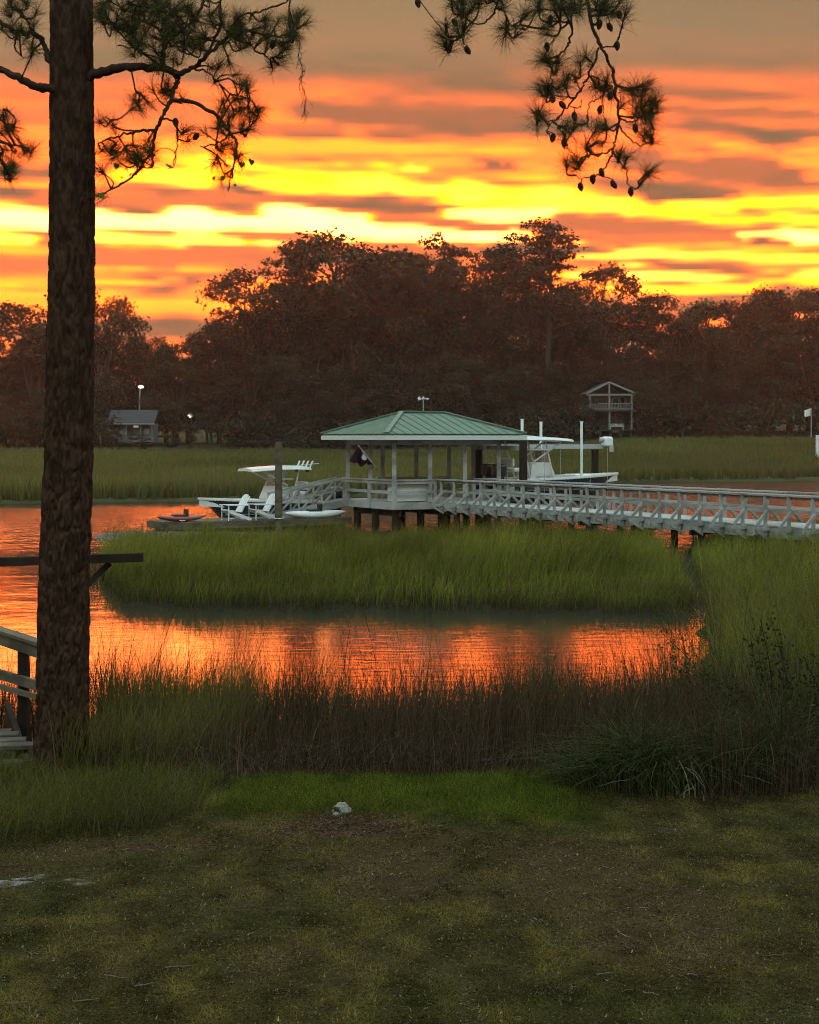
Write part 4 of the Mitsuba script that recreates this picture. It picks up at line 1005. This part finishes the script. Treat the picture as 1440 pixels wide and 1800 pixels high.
def boats():
    t = boat('white-topped dark boat moored behind the floating dock on the left', 6.5, -5.0, .6, 2.1, 1.14, .90, -.25, (-1.55, -2.5), (-.62, -3.35), 2.32, -1)
    outboard(t, 6.5, .62, .72, -1)
    t = boat('white-topped dark boat raised on the lift right of the pavilion', .6, 11.0, 5.35, 2.3, 2.08, 1.90, .95, (6.55, 7.75), (5.45, 8.55), 3.54, 1)
    outboard(t, .25, 5.33, 1.75, 1); outboard(t, .95, 5.33, 1.75, 1)
    # boat lift
    l = thing('boat_lift', 'boat lift with dark pilings and a grey beam carrying the right boat', 'boat lift')
    for a, b, zt in ((2.35, 5.45, 3.12), (2.35, 11.55, 3.10), (-1.15, 5.25, 3.52), (2.35, 8.5, 3.1)):
        put(l + '__piling', tube([F(a, b, -1.2), F(a, b, zt)], .16, 12), 'dark_wood', smooth=40)
    put(l + '__top_beam', beam(F(2.35, 5.1, 3.23), F(2.35, 12.0, 3.23), .14, .20), 'grey_plastic')
    m = F(2.3, 11.95, 3.36)
    gk = put(l + '__motor_housing', rbox(m + np.array([.18, 0, .08]), (.46, .40, .44), .10, vb), 'white_plastic', smooth=30)
    put(gk + '__motor', tube([m + np.array([-.16, -.1, .16]), m + np.array([.05, -.1, .16])], .12, 10), 'grey_plastic', smooth=40)
    put(gk + '__cover_flap', rbox(m + np.array([.34, -.2, -.22]), (.22, .10, .34), .04, vb), 'grey_plastic', smooth=30)
    for b in (6.4, 9.6):
        put(l + '__cradle_beam', beam(F(-1.1, b, .84), F(2.35, b, .84), .12, .2), 'grey_plastic')
        for a in (-1.0, 2.25): put(l + '__cable', tube([F(a, b, .9), F(a, b, 3.2)], .012, 5), 'metal')
    put(l + '__far_beam', beam(F(-1.15, 5.25, 3.2), F(2.35, 5.45, 3.22), .12, .18), 'grey_plastic')
    for a in (.15, 1.05): put(l + '__bunk', beam(F(a, 6.0, 1.0), F(a, 10.0, 1.0), .12, .14), 'dark_wood')
    for i, (px, D, y0, y1, lab) in enumerate(((852, 60.9, 768, 846, 'white guide pole left of the raised boat, partly under the roof eave'), (917.5, 62.6, 738, 846, 'white guide pole rising just past the right eave of the green roof'), (950.5, 63.4, 743, 846, 'white guide pole behind the white hardtop of the raised boat'), (1022, 61.3, 742, 846, 'tall white guide pole at the bow of the raised boat'))):
        p = thing('guide_pole', lab, 'pole', 'white guide poles of the boat lift')
        q, r = S(px, y1, D), S(px + .6, y0, D)
        put(p + '__pipe', tube([[q[0], D, .75], r], .062, 8), 'white_plastic', smooth=40)
        put(p + '__cap', tube([r, r + [0, 0, .04]], .075, 8), 'white_plastic')


boathouse(); pier(); float_dock(); boats()
# oyster shells on the mud spit
r_ = np.random.default_rng(5); x, y = sprinkle(SPIT.buffer(.2), 1500, 12); sh = []
for a, b in zip(x, y):
    v, f = ball((0, 0, 0), (r_.uniform(.03, .08), r_.uniform(.02, .05), r_.uniform(.02, .10)), 0); th = r_.uniform(0, 3.1)
    v = np.stack([v[:, 0] * math.cos(th) - v[:, 1] * math.sin(th), v[:, 0] * math.sin(th) + v[:, 1] * math.cos(th), v[:, 2]], 1); sh.append((v + [a, b, float(ground_z(a, b)) + .01], f))
scene['shell'] = paint((.17, .16, .14), .8, .2)
structure('oyster_shells', sh, 'shell', 'bank of grey oyster shells by the floating dock', kind='stuff')


# ------------------------------------------------------------------ near pine
def pine_trunk():
    D = 13.2
    ax = [(106, 1372, 54), (107.5, 1340, 49), (110, 1250, 46.5), (112, 1050, 45), (117, 900, 44), (122, 700, 42.5), (126, 500, 41), (127, 300, 39.5), (126, 100, 38), (125, -60, 37)]
    P = np.array([[(a - 720) * D / 2600, D, EYE - (b - 770) * D / 2600] for a, b, c in ax]); rad = np.array([c * D / 2600 for a, b, c in ax])
    P[0, 2] = float(ground_z(P[0, 0], D)) - .12
    P = np.vstack([P, P[-1] + [.0, 0, 3.2], P[-1] + [.05, 0, 6.5]]); rad = np.append(rad, [.15, .06])
    z = np.concatenate([np.linspace(P[0, 2], P[9, 2], 640), np.linspace(P[9, 2], P[-1, 2], 30)[1:]]); o = np.argsort(P[:, 2])
    cx, rr = np.interp(z, P[o, 2], P[o, 0]), np.interp(z, P[o, 2], rad[o]); rr = rr + .05 * np.exp(-np.maximum(z - P[0, 2], 0) / .16)
    th = np.linspace(0, 2 * np.pi, 150, endpoint=False); TH, Z = np.meshgrid(th, z)
    R = rr[:, None] + 0 * TH
    # plates of bark: cracks where stretched cells meet
    from scipy.spatial import cKDTree
    rg = np.random.default_rng(3); n = 1900
    sz, st = rg.uniform(z[0] - .2, P[9, 2] + .3, n), rg.uniform(0, 2 * np.pi, n)
    q = lambda t, zz: np.stack([np.cos(t) * .21, np.sin(t) * .21, zz * .20], -1)
    wob = (meshkit.noise(np.stack([np.cos(TH) * 3, np.sin(TH) * 3, Z * 5], -1), 2) - .5) * .05
    d, k = cKDTree(q(st, sz)).query(q(TH + wob, Z + wob).reshape(-1, 3), k=2)
    edge = (d[:, 1] - d[:, 0]).reshape(TH.shape); plate = rg.random(n)[k[:, 0]].reshape(TH.shape)
    rough = meshkit.fbm(np.stack([np.cos(TH) * 9, np.sin(TH) * 9, Z * 9], -1), 3, 8) - .5
    fade = npstep(7.5, 2.0, Z) * .65 + .35
    R = R + fade * (-.021 * (1 - npstep(0, .014, edge)) + .012 * (plate - .5)) + .007 * rough
    v = np.stack([cx[:, None] + R * np.cos(TH), D + R * np.sin(TH), Z], -1)
    return loft(v)


class Spray:
    """Twigs, needle tufts and cones of one bough, gathered into meshes."""
    def __init__(self, D, seed):
        self.D, self.r, self.wood, self.nodes, self.need, self.cone = D, np.random.default_rng(seed), [], [], [], []

    def at(self, px, py, dd=0.0):
        return S(px, py, self.D + dd)

    def limb(self, pts, r0, r1, dd=(0, 0), n=6):
        k = len(pts); ds = np.linspace(dd[0], dd[1], k) + np.concatenate([[0], self.r.normal(0, .05, k - 1)])
        c = spline([self.at(p[0], p[1], d) for p, d in zip(pts, ds)], n)
        c[1:-1] += self.r.normal(0, .006, (len(c) - 2, 3))
        s = self.D / 2600
        self.wood.append(tube(c, np.linspace(r0, r1, len(c)) * .86 * s * (1 + .08 * self.r.normal(0, 1, len(c))), 7)); self.nodes += list(c)

    def tuft(self, p, d, n=70, ln=.18):
        r = self.r; d = nrm(d)
        v = r.normal(0, .80, (n, 3)) + d * .95; v /= np.linalg.norm(v, axis=1, keepdims=True)
        L = ln * r.uniform(.6, 1.12, n); b = p - d * r.uniform(0, .055, (n, 1)) + r.normal(0, .004, (n, 3))
        s = np.cross(v, r.normal(0, 1, (n, 3))); s /= np.linalg.norm(s, axis=1, keepdims=True); w = .0014
        mid = b + v * L[:, None] * .55; tip = b + v * L[:, None] + np.array([0, 0, -1]) * (L * r.uniform(.02, .14, n))[:, None]
        q = np.stack([b - s * w, b + s * w, mid + s * w * .9, mid - s * w * .9, tip], 1)
        f = (np.array([[0, 1, 2], [0, 2, 3], [3, 2, 4]])[None] + (np.arange(n) * 5)[:, None, None]).reshape(-1, 3)
        c = np.clip(np.array([.040, .044, .014]) * (1 + r.normal(0, .22, (n, 1))) * (1 + r.normal(0, .08, (n, 3))), .004, 1)
        c = np.where(r.random((n, 1)) < .12, [.085, .050, .022], c)
        self.need.append(((q.reshape(-1, 3), f), np.repeat(c, 5, 0)))

    def zone(self, cx, cy, rx, ry, n, dep=.35):
        """n tufts in this part of the bough, each on a bent twig from the nearest branch."""
        for _ in range(n):
            a, u = self.r.uniform(0, 2 * np.pi), math.sqrt(self.r.random())
            p = self.at(cx + rx * u * math.cos(a), cy + ry * u * math.sin(a), self.r.normal(0, dep * .6))
            nd = np.array(self.nodes); k = np.argsort(np.linalg.norm(nd - p, axis=1))[int(self.r.integers(0, 4))]; q = nd[k]
            m = (p + q) / 2 + self.r.normal(0, .25, 3) * np.linalg.norm(p - q) * .6 + [0, 0, -.03]
            c = spline([q, m, p], 6); self.wood.append(tube(c, np.linspace(.0085, .0048, len(c)), 5)); self.nodes.append(c[len(c) // 2])
            d = nrm(p - m) + [0, 0, .25]
            self.tuft(p, d, int(self.r.integers(52, 84)))
            if self.r.random() < .5: self.tuft(p - nrm(p - m) * .07, d + self.r.normal(0, .5, 3), 30, .15)

    def cones(self, spots, size=.031):
        for px, py in spots:
            p = self.at(px, py, self.r.normal(0, .06)); nd = np.array(self.nodes); q = nd[np.argmin(np.linalg.norm(nd - p, axis=1))]
            top = p + [0, 0, size * 1.1]; self.wood.append(tube(spline([q, (q + top) / 2 + self.r.normal(0, .012, 3), top], 4), .004, 5))
            d = nrm([self.r.normal(0, .35), self.r.normal(0, .35), -1]); m = []
            ax = nrm(np.cross(d, [1, .2, 0])); ay = np.cross(d, ax)
            rings = [[p + d * (s - .45) * size * 2.4 + (ax * math.cos(x) + ay * math.sin(x)) * size * .72 * (math.sin(math.pi * min(1, .12 + .86 * s)) ** .8) * (1.14 if (i + j) % 2 else .82) for j, x in enumerate(np.linspace(0, 2 * np.pi, 10, endpoint=False) + .3 * i)] for i, s in enumerate(np.linspace(0, 1, 9))]
            self.cone.append(loft(rings))

    def build(self, key):
        bk = put(key + '__branch', self.wood, 'twig', smooth=True)
        m, c = join(self.need); put(bk + '__needles', m, 'needle', kind='stuff', color=c)
        for q in self.cone: put(bk + '__cone', q, 'twig')


def near_pine():
    t = thing('pine_tree', 'big near pine with a bare brown trunk on the left of the lawn', 'tree')
    put(t + '__trunk', pine_trunk(), 'bark', smooth=True)
    s = Spray(13.0, 21)
    s.limb([(130, 145), (165, 131), (200, 121), (240, 117), (290, 121), (314, 131)], 10.5, 7, (.15, 0), 5)
    s.limb([(312, 130), (312, 142), (300, 177), (286, 205), (275, 226), (268, 260), (254, 285), (225, 315), (192, 335), (176, 346)], 5.5, 1.3)
    s.limb([(300, 177), (330, 178), (360, 190), (386, 208), (405, 235), (415, 252), (413, 280), (405, 310), (402, 336)], 4.6, 1.2, (0, -.3))
    s.limb([(275, 228), (240, 231), (206, 240), (172, 252)], 3.4, 1.4); s.limb([(285, 205), (309, 220), (312, 250), (305, 290)], 2.4, 1, (0, .2)); s.limb([(405, 236), (380, 254), (352, 257)], 2.2, 1)
    s.limb([(240, 231), (210, 226), (185, 205)], 2.2, 1); s.limb([(312, 131), (340, 118), (366, 95), (400, 66), (430, 53), (470, 63), (502, 60), (540, 42)], 5.4, 1.6, (0, .4))
    s.limb([(366, 95), (376, 70), (390, 40), (385, 10), (400, -24)], 3.4, 2); s.limb([(290, 122), (286, 92), (300, 66), (330, 45), (350, 20), (366, -24)], 4.6, 2.6, (0, -.3)); s.limb([(400, 66), (420, 30), (455, 20), (492, 8), (522, -8)], 3, 1.4, (0, -.3))
    s.limb([(430, 53), (446, 85), (470, 100), (484, 113)], 2.4, 1); s.limb([(340, 118), (370, 131), (388, 150)], 2.2, 1); s.limb([(290, 122), (262, 101), (240, 86), (208, 80)], 3.2, 1.2, (0, .3)); s.limb([(300, 66), (262, 40), (225, 30), (190, 45)], 3, 1.2, (0, .4)); s.limb([(330, 45), (290, 10), (240, -10)], 2.6, 1.4)
    s.limb([(128, 165), (84, 155), (60, 152), (36, 138), (0, 122), (-60, 100)], 9.5, 6, (.1, -.3)); s.limb([(112, 130), (86, 104), (78, 80), (65, 62), (30, 55), (0, 40), (-44, 18)], 6.5, 4, (.1, .3)); s.limb([(30, 55), (28, 85), (42, 102)], 2.4, 1); s.limb([(60, 62), (44, 30), (20, 8)], 2.6, 1.3)
    s.limb([(-60, 100), (-72, 150), (-54, 205), (-16, 238), (20, 255), (48, 262)], 5, 1.5); s.limb([(-16, 238), (0, 206), (12, 188)], 2.4, 1); s.limb([(-16, 238), (4, 285), (18, 312)], 2.4, 1)
    for z in ((250, 30, 85, 45, 58), (345, 40, 80, 50, 44), (280, 90, 60, 25, 18), (450, 50, 80, 40, 26), (520, 42, 26, 25, 6), (490, 98, 25, 18, 5), (395, 130, 28, 22, 5), (230, 180, 42, 22, 6), (190, 210, 18, 16, 3), (300, 158, 55, 18, 7), (418, 205, 46, 36, 22), (425, 160, 22, 15, 4),
              (236, 268, 58, 24, 22), (342, 238, 22, 18, 4), (398, 290, 24, 42, 12), (190, 285, 18, 28, 4), (178, 340, 8, 6, 1), (35, 30, 40, 38, 16), (48, 98, 18, 18, 3), (12, 218, 18, 20, 8), (8, 285, 28, 34, 12), (50, 262, 14, 10, 3)): s.zone(*z)
    s.cones([(480, 78), (309, 215), (345, 240)], .036)
    s.build(t)
    # a limber vine with heart-shaped leaves climbing along the lower bough
    v = thing('climbing_vine', 'thin green vine with heart-shaped leaves on the lowest bough of the near pine', 'vine')
    D = 12.8; line = spline([S(x, y, D) for x, y in ((180, 341), (215, 322), (250, 296), (280, 262), (308, 268), (306, 292), (296, 296))], 5)
    st = put(v + '__stem', [tube(line, .004, 5), tube(spline([S(x, y, D) for x, y in ((415, 262), (424, 276), (430, 292), (424, 300))], 5), .003, 5), tube(spline([S(x, y, D) for x, y in ((422, 270), (434, 280), (444, 285))], 4), .003, 5)], 'twig')
    scene['vine_green'] = two({'type': 'diffuse', 'reflectance': rgb(.05, .12, .02)})
    rg = np.random.default_rng(9)
    for px, py, sz in ((178, 343, 8), (205, 292, 7), (298, 292, 8), (307, 268, 4), (229, 307, 4), (214, 312, 3.5), (425, 290, 7), (442, 285, 7), (425, 272, 5), (392, 313, 6), (376, 314, 4), (413, 325, 5)):
        c = S(px, py, D); u, w = nrm([1, rg.normal(0, .4), rg.normal(0, .4)]), nrm([rg.normal(0, .3), rg.normal(0, .5), 1]); k = sz * D / 2600
        o = [(0, -.9), (.55, -.35), (.85, .25), (.6, .75), (.22, .72), (0, .5), (-.22, .72), (-.6, .75), (-.85, .25), (-.55, -.35)]
        vv = np.array([c + w * .02] + [c + u * x * k + w * y * k - np.cross(u, w) * .25 * k * abs(x) for x, y in o]); put(st + '__leaf', (vv, np.array([[0, 1 + i, 1 + (i + 1) % 10] for i in range(10)])), 'vine_green')
    m = thing('moss_strand', 'thin strand of moss hanging from the tip of the upper pine bough', 'moss')
    rg = np.random.default_rng(4); pts = np.array([S(524 + 1.0 * i + 2.5 * math.sin(i * 1.3), 62 + 10 * i, 13.3) for i in range(15)])
    put(m + '__strand', [tube(spline(pts, 3), .0035, 4)] + [tube(spline([pts[i], pts[i] + rg.normal(0, .02, 3) - [0, 0, .03], pts[i] + rg.normal(0, .03, 3) - [0, 0, .08]], 3), .0022, 4) for i in range(1, 15) for _ in range(2)], 'twig')


def hanging_bough():
    t = thing('pine_tree', 'pine bough with many small cones hanging into the sky at top right', 'tree')
    D = 11.0
    P = np.array([[5.6, 11.6, .5], [5.55, 11.6, 3.5], [5.5, 11.6, 7.0], [5.5, 11.6, 11.0]])
    put(t + '__trunk', tube(spline(P, 8), np.linspace(.24, .10, 25), 16), 'bark', smooth=True)
    s = Spray(D, 33)
    big = spline([[5.5, 11.6, 8.6], [4.0, 11.3, 9.0], [2.4, 11.05, 8.3], *[S(x, y, D) for x, y in ((1025, -75), (1030, -22))]], 6)
    s.wood.append(tube(big, np.linspace(.07, .022, len(big)), 8)); s.nodes += list(big[12:])
    b2 = spline([big[12], S(960, -140, D), S(900, -70, D), S(880, -12, D)], 5); s.wood.append(tube(b2, np.linspace(.03, .014, len(b2)), 7)); s.nodes += list(b2[6:])
    s.limb([(1030, -22), (1040, 35), (1055, 80), (1075, 120), (1083, 165), (1087, 205), (1085, 235), (1078, 260), (1069, 286)], 4.2, 1.6)
    for p, r0 in (([(1053, 84), (1036, 130), (1020, 160), (1000, 185), (985, 204), (966, 214), (950, 206), (945, 194)], 2.6), ([(1005, -20), (1004, 60), (995, 85), (980, 100), (970, 120), (970, 152), (974, 170)], 2.4), ([(1075, 150), (1056, 170), (1036, 185), (1034, 206)], 1.8),
                  ([(1087, 205), (1110, 215), (1130, 205), (1146, 200)], 2.0), ([(1085, 218), (1105, 240), (1125, 255), (1146, 245), (1150, 228)], 1.8), ([(1078, 260), (1060, 270), (1035, 272), (1016, 278), (1000, 262), (990, 245)], 1.9), ([(1069, 286), (1056, 300), (1045, 311), (1020, 312), (1010, 309)], 1.5),
                  ([(1076, 264), (1090, 285), (1100, 300), (1105, 325), (1120, 331), (1136, 304)], 1.6), ([(880, -12), (870, 20), (850, 40), (830, 45), (814, 72)], 2.4), ([(880, -12), (890, 30), (900, 45), (922, 50)], 1.8), ([(1054, 82), (1075, 82), (1084, 76), (1087, 66)], 1.6),
                  ([(1036, 132), (1060, 142), (1080, 160)], 1.5), ([(1020, 160), (1010, 135), (1000, 128)], 1.4), ([(985, 204), (962, 224), (966, 240)], 1.2), ([(1000, 185), (1018, 190), (1024, 175)], 1.2), ([(1062, 155), (1060, 195), (1070, 228)], 1.3)): s.limb(p, r0, .9, (0, .12))
    for z in ((802, 62, 30, 28, 8), (835, 5, 60, 20, 16), (893, 62, 20, 16, 3), (922, 26, 12, 14, 2), (985, 10, 42, 22, 14), (1078, 8, 32, 20, 9), (962, 62, 16, 20, 3), (970, 105, 24, 24, 4), (1002, 102, 34, 12, 3), (970, 156, 22, 12, 5), (1000, 138, 18, 12, 3),
              (1124, 178, 36, 34, 16), (952, 202, 10, 12, 3), (1000, 224, 18, 12, 4), (1052, 225, 16, 16, 3), (1060, 152, 28, 16, 5), (1036, 254, 22, 12, 4), (1008, 290, 14, 14, 4), (1090, 275, 16, 12, 3), (1138, 308, 8, 10, 2), (1140, 240, 14, 10, 4)): s.zone(*z, dep=.25)
    s.cones([(735, 5), (800, 39), (822, 88), (968, 34), (962, 82), (1085, 80), (1089, 26), (1072, 47), (1054, 43), (972, 174), (989, 184), (1055, 193), (1010, 204), (972, 242), (992, 251), (1021, 328), (1042, 315), (1058, 303), (1079, 324), (1109, 337), (1073, 168), (1117, 225)], .030)
    s.build(t)


near_pine(); hanging_bough()


# ------------------------------------------------------------------ footbridge, timber frame, stone, plants
def footbridge():
    t = thing('footbridge', 'weathered wooden footbridge with handrail behind the near pine on the left', 'footbridge')
    p0, p1 = S(-110, 1074, 17.2), S(104, 1144, 14.4)
    d = nrm((p1 - p0) * [1, 1, 0]); n = np.array([-d[1], d[0], 0]); zt = lambda q: q
    put(t + '__handrail', beam(p0 + [0, 0, -.07], p1 + [0, 0, -.07], .05, .14, ch=.02), 'rail_wood')
    put(t + '__cap_board', beam(p0 + [0, 0, .015], p1 + [0, 0, .015], .14, .034), 'rail_wood')
    q0, q1 = p0 - [0, 0, .52], p1 - [0, 0, .40]
    put(t + '__lower_rail', beam(q0, q1, .04, .10), 'rail_wood'); put(t + '__lower_rail', beam(q0 - [0, .05, .14], q1 - [0, .05, .10], .04, .05), 'rail_wood')
    for s in (.10, .70, .97):
        q = p0 + (p1 - p0) * s + n * .06
        put(t + '__post', beam([q[0], q[1], -.3], [q[0], q[1], q[2] - .10], .1, .1), 'dark_wood')
    # deck boards and the two steps at the lawn end
    e = np.array([.985, .17, 0])
    for i in range(12):
        y = 13.55 + .205 * i; z = .70 - (.13 * (2 - i) if i < 2 else 0) + .015 * (i % 3 == 1)
        x1 = -3.26 - .085 * i * 1.5 - .012 * i * i * .3
        c1 = np.array([x1 + .03 * ((i * 7) % 3), y, z])
        put(t + '__plank', beam(c1 - e * 1.9, c1, .185, .045, ch=.006), 'old_plank')
    for x in (-3.5, -5.0):
        put(t + '__stringer', beam([x, 13.55, .54], [x - .9, 16.2, .60], .06, .2), 'dark_wood')
    f = thing('timber_frame', 'dark timber T-shaped frame at the water behind the near pine', 'frame')
    D = 18.0
    put(f + '__crossbeam', beam(S(-90, 991, D - .3), S(252, 979.5, D), .12, .105), 'dark_wood')
    c = S(136, 990, D)
    put(f + '__post', beam([c[0], D + .02, -.8], [c[0], D + .02, c[2] - .06], .13, .13), 'dark_wood')
    put(f + '__brace', beam(S(193, 990, D), S(141, 1040, D), .06, .07), 'dark_wood'); put(f + '__brace', beam(S(80, 993, D), S(131, 1040, D), .06, .07), 'dark_wood')


def stone():
    t = thing('stone', 'broken pale grey stone half sunk in the mulch of the lawn', 'stone')
    m = trimesh.creation.icosphere(subdivisions=4); v = np.array(m.vertices)
    n = meshkit.fbm(v * 1.6 + 4, 4, 5)[:, None] - .5
    v = v * (1 + .75 * n) * [.072, .065, .058]
    hole = np.exp(-(((v[:, 0] + .045) / .035) ** 2 + ((v[:, 1] + .06) / .06) ** 2 + ((v[:, 2] - .0) / .028) ** 2)); v = v + hole[:, None] * [.02, .055, -.012]
    c = S(600, 1444, 11.35); c[2] = float(ground_z(c[0], c[1])) + .028
    scene['stone_grey'] = paint(weather((.185, .17, .14), (.065, .052, .04), 22, 22, 22, 1.0), .9, .2)
    put(t + '__body', (v + c, m.faces), 'stone_grey', smooth=True)
    k, f = ball((0, 0, 0), 1, 3); k = k * (1 + .5 * (meshkit.fbm(k * 2 + 1, 3, 2)[:, None] - .5)) * [.03, .028, .022]
    put(t + '__chip', (k + c + [-.035, -.075, -.018], f), 'stone_grey', smooth=True)


def litter():
    r = np.random.default_rng(15); bs = []
    n = 5200; y = 6.6 + 5.2 * r.random(n) ** 1.1; x = r.uniform(-1, 1, n) * (.30 * y + .3)
    bare, strip, _ = lawn_patch(x, y); k = r.random(n) < (.10 + .9 * bare) * (1 - strip); x, y = x[k], y[k]; n = len(x)
    col = np.array([.095, .060, .036]) * r.uniform(.4, 1.5, (n, 1)); col = np.where(r.random((n, 1)) < .06, [.20, .18, .14], col)
    b1 = blades(np.stack([x, y, ground_z(x, y) + .004], -1), np.full(n, .018), r.uniform(.004, .013, n), r.normal(0, 2.2, (n, 2)), 1.0, col, 2, col, 3)
    x, y = r.normal(-.52, .33, 1500), r.normal(10.95, .20, 1500); n = 1500
    col = np.array([.085, .045, .030]) * r.uniform(.4, 1.5, (n, 1))
    b2 = blades(np.stack([x, y, ground_z(x, y) + .004], -1), np.full(n, .022), r.uniform(.006, .016, n), r.normal(0, 1.6, (n, 2)), 1.0, col, 2, col, 4)
    # thatch: dead grass, needles and crumbs of soil between the blades
    n = 200000; y = 6.6 + 6.3 * r.random(n) ** 1.15; x = r.uniform(-1, 1, n) * (.33 * y + .7); bare, strip, straw = lawn_patch(x, y)
    k = (r.random(n) > strip * .8) & (y < 12.9 - .5 * npstep(1, 2.2, x)); x, y, bare = x[k], y[k], bare[k][:, None]; n = len(x)
    col = (np.array([.060, .048, .020]) * (1 - bare) + np.array([.075, .042, .024]) * bare) * np.exp(r.normal(-.1, .55, (n, 1)))
    th, s = r.uniform(0, 2 * np.pi, n), r.uniform(.006, .022, n); w = s * r.uniform(.12, .4, n); c0 = np.stack([x, y, ground_z(x, y) + .003], -1)
    e, g = np.stack([np.cos(th), np.sin(th), r.normal(.15, .35, n)], -1) * s[:, None], np.stack([-np.sin(th), np.cos(th), 0 * th], -1) * w[:, None]
    b3 = ((np.stack([c0 - g, c0 + g, c0 + e], 1).reshape(-1, 3), np.arange(n * 3).reshape(-1, 3)), np.repeat(np.clip(col, .004, .4), 3, 0))
    m, c = join([b1, b2, b3]); structure('leaf_litter', m, 'blade', 'brown leaf litter and bark chips scattered over the lawn', kind='stuff', color=c)
    scene['pale_twig'] = paint((.115, .095, .07), .9, .1)
    for px, py, ln, an in ((318, 1718, .30, .4), (205, 1738, .24, -.2), (150, 1785, .2, .3), (255, 1757, .16, .1), (25, 1795, .22, .5), (440, 1650, .12, 1.2), (1065, 1735, .14, .1), (1215, 1742, .1, .2), (1145, 1775, .12, -.5), (490, 1762, .13, .9)):
        D = 2600 * 2.93 / (py - 770); c = S(px, py, D); p = thing('fallen_twig', 'pale fallen twig lying on the bare front of the lawn', 'twig', 'pale twigs on the front lawn')
        q = []
        for s in np.linspace(-.5, .5, 6):
            w = c[:2] + np.array([math.cos(an), math.sin(an)]) * ln * .62 * s + r.normal(0, .006, 2); q.append([*w, float(ground_z(*w)) + .012])
        scene[p] = mikit.ply(tube(spline(q, 3), np.linspace(.0045, .002, 16), 6), 'pale_twig', smooth=True)
    # pale sand showing at the left
    scene['sand'] = paint(weather((.155, .142, .12), (.065, .05, .036), 14, 14, 14, 1.0), .95, .1)
    vs = []
    for px, py, rx, ry in ((8, 1557, .16, .07), (45, 1550, .11, .03), (70, 1546, .05, .02), (145, 1566, .07, .03), (128, 1555, .07, .025), (-40, 1560, .2, .1)):
        D = 2600 * 2.95 / (py - 770); c = S(px, py, D); th = np.linspace(0, 2 * np.pi, 40, endpoint=False)
        ring = lambda k: np.stack([c[0] + rx * k * np.cos(th) * (1 + .35 * np.sin(3 * th + px) + .2 * np.sin(7 * th)), c[1] + ry * k * np.sin(th) * (1 + .3 * np.cos(2 * th + px) + .2 * np.sin(5 * th))], 1)
        rows = [np.column_stack([g := ring(k), ground_z(g[:, 0], g[:, 1]) + .010 * (1 - k ** 2) + .004 - .02 * (k > .99) + .006 * (meshkit.noise(np.column_stack([g * 30, 0 * g[:, :1]]), 2) - .5)]) for k in (1.0, .8, .55, .3, .05)]
        vs.append(loft(rows, caps=False))
    structure('sand_patch', vs, 'sand', 'pale bare sand at the left edge of the lawn', smooth=True)


def plants():
    t = thing('grass_clump', 'drooping clump of long grass at the right edge of the lawn', 'grass clump')
    r = np.random.default_rng(44); bs = []
    for cx, cy, n, h, lx in ((2.0, 12.25, 620, .85, -.35), (1.55, 12.35, 380, .6, -.55), (2.6, 12.3, 520, .85, -.1), (3.1, 12.6, 480, .95, .0)):
        b = np.stack([cx + r.normal(0, .14, n), cy + r.normal(0, .12, n)], 1); ln = r.normal(0, .55, (n, 2)) + [lx, -.25]
        bs.append(blades(np.column_stack([b, ground_z(b[:, 0], b[:, 1]) - .02]), h * r.uniform(.5, 1.15, n), np.full(n, .009), ln, 2.2, tint(n, (.036, .040, .015), .25, 1), 5, tint(n, (.060, .066, .024), .25, 2), 3))
    m, c = join(bs); put(t + '__blades', m, 'blade', kind='stuff', color=c)
    n = 16; b = np.stack([2.25 + r.normal(0, .1, n), 12.05 + r.normal(0, .08, n)], 1)
    m, c = blades(np.column_stack([b, ground_z(b[:, 0], b[:, 1])]), r.uniform(.3, .7, n), np.full(n, .014), r.normal(0, .7, (n, 2)) + [.1, -.3], 2.0, tint(n, (.14, .14, .08), .2, 5), 6, tint(n, (.20, .20, .13), .2, 6), 9)
    put(t + '__dry_blades', m, 'blade', kind='stuff', color=c)
    s = thing('leafy_shrub', 'dark twiggy shrub with small leaves in the tall grass at the right edge', 'shrub')
    st, lv = [], []
    for i in range(26):
        b = np.array([3.75 + r.normal(0, .25), 13.6 + r.normal(0, .2), .5]); e = b + [r.normal(-.25, .45), r.normal(-.2, .3), r.uniform(.7, 1.55)]
        c = spline([b, (b + e) / 2 + r.normal(0, .08, 3), e], 8); st.append(tube(c, np.linspace(.009, .003, len(c)), 5)); lv.append(c[5:])
    put(s + '__stem', st, 'twig', kind='stuff')
    pts = np.vstack(lv); pts = np.repeat(pts, 9, 0) + r.normal(0, .05, (len(pts) * 9, 3)); n = len(pts); a = r.normal(0, 1, (n, 3)); a /= np.linalg.norm(a, axis=1, keepdims=True); b = np.cross(a, r.normal(0, 1, (n, 3))); b /= np.linalg.norm(b, axis=1, keepdims=True)
    q = np.stack([pts - a * .022, pts + b * .011, pts + a * .022, pts - b * .011], 1); f = (np.array([[0, 1, 2], [0, 2, 3]])[None] + (np.arange(n) * 4)[:, None, None]).reshape(-1, 3)
    put(s + '__leaves', (q.reshape(-1, 3), f), 'blade', kind='stuff', color=np.repeat(tint(n, (.026, .034, .012), .3, 8), 4, 0))


footbridge(); stone(); litter(); plants()
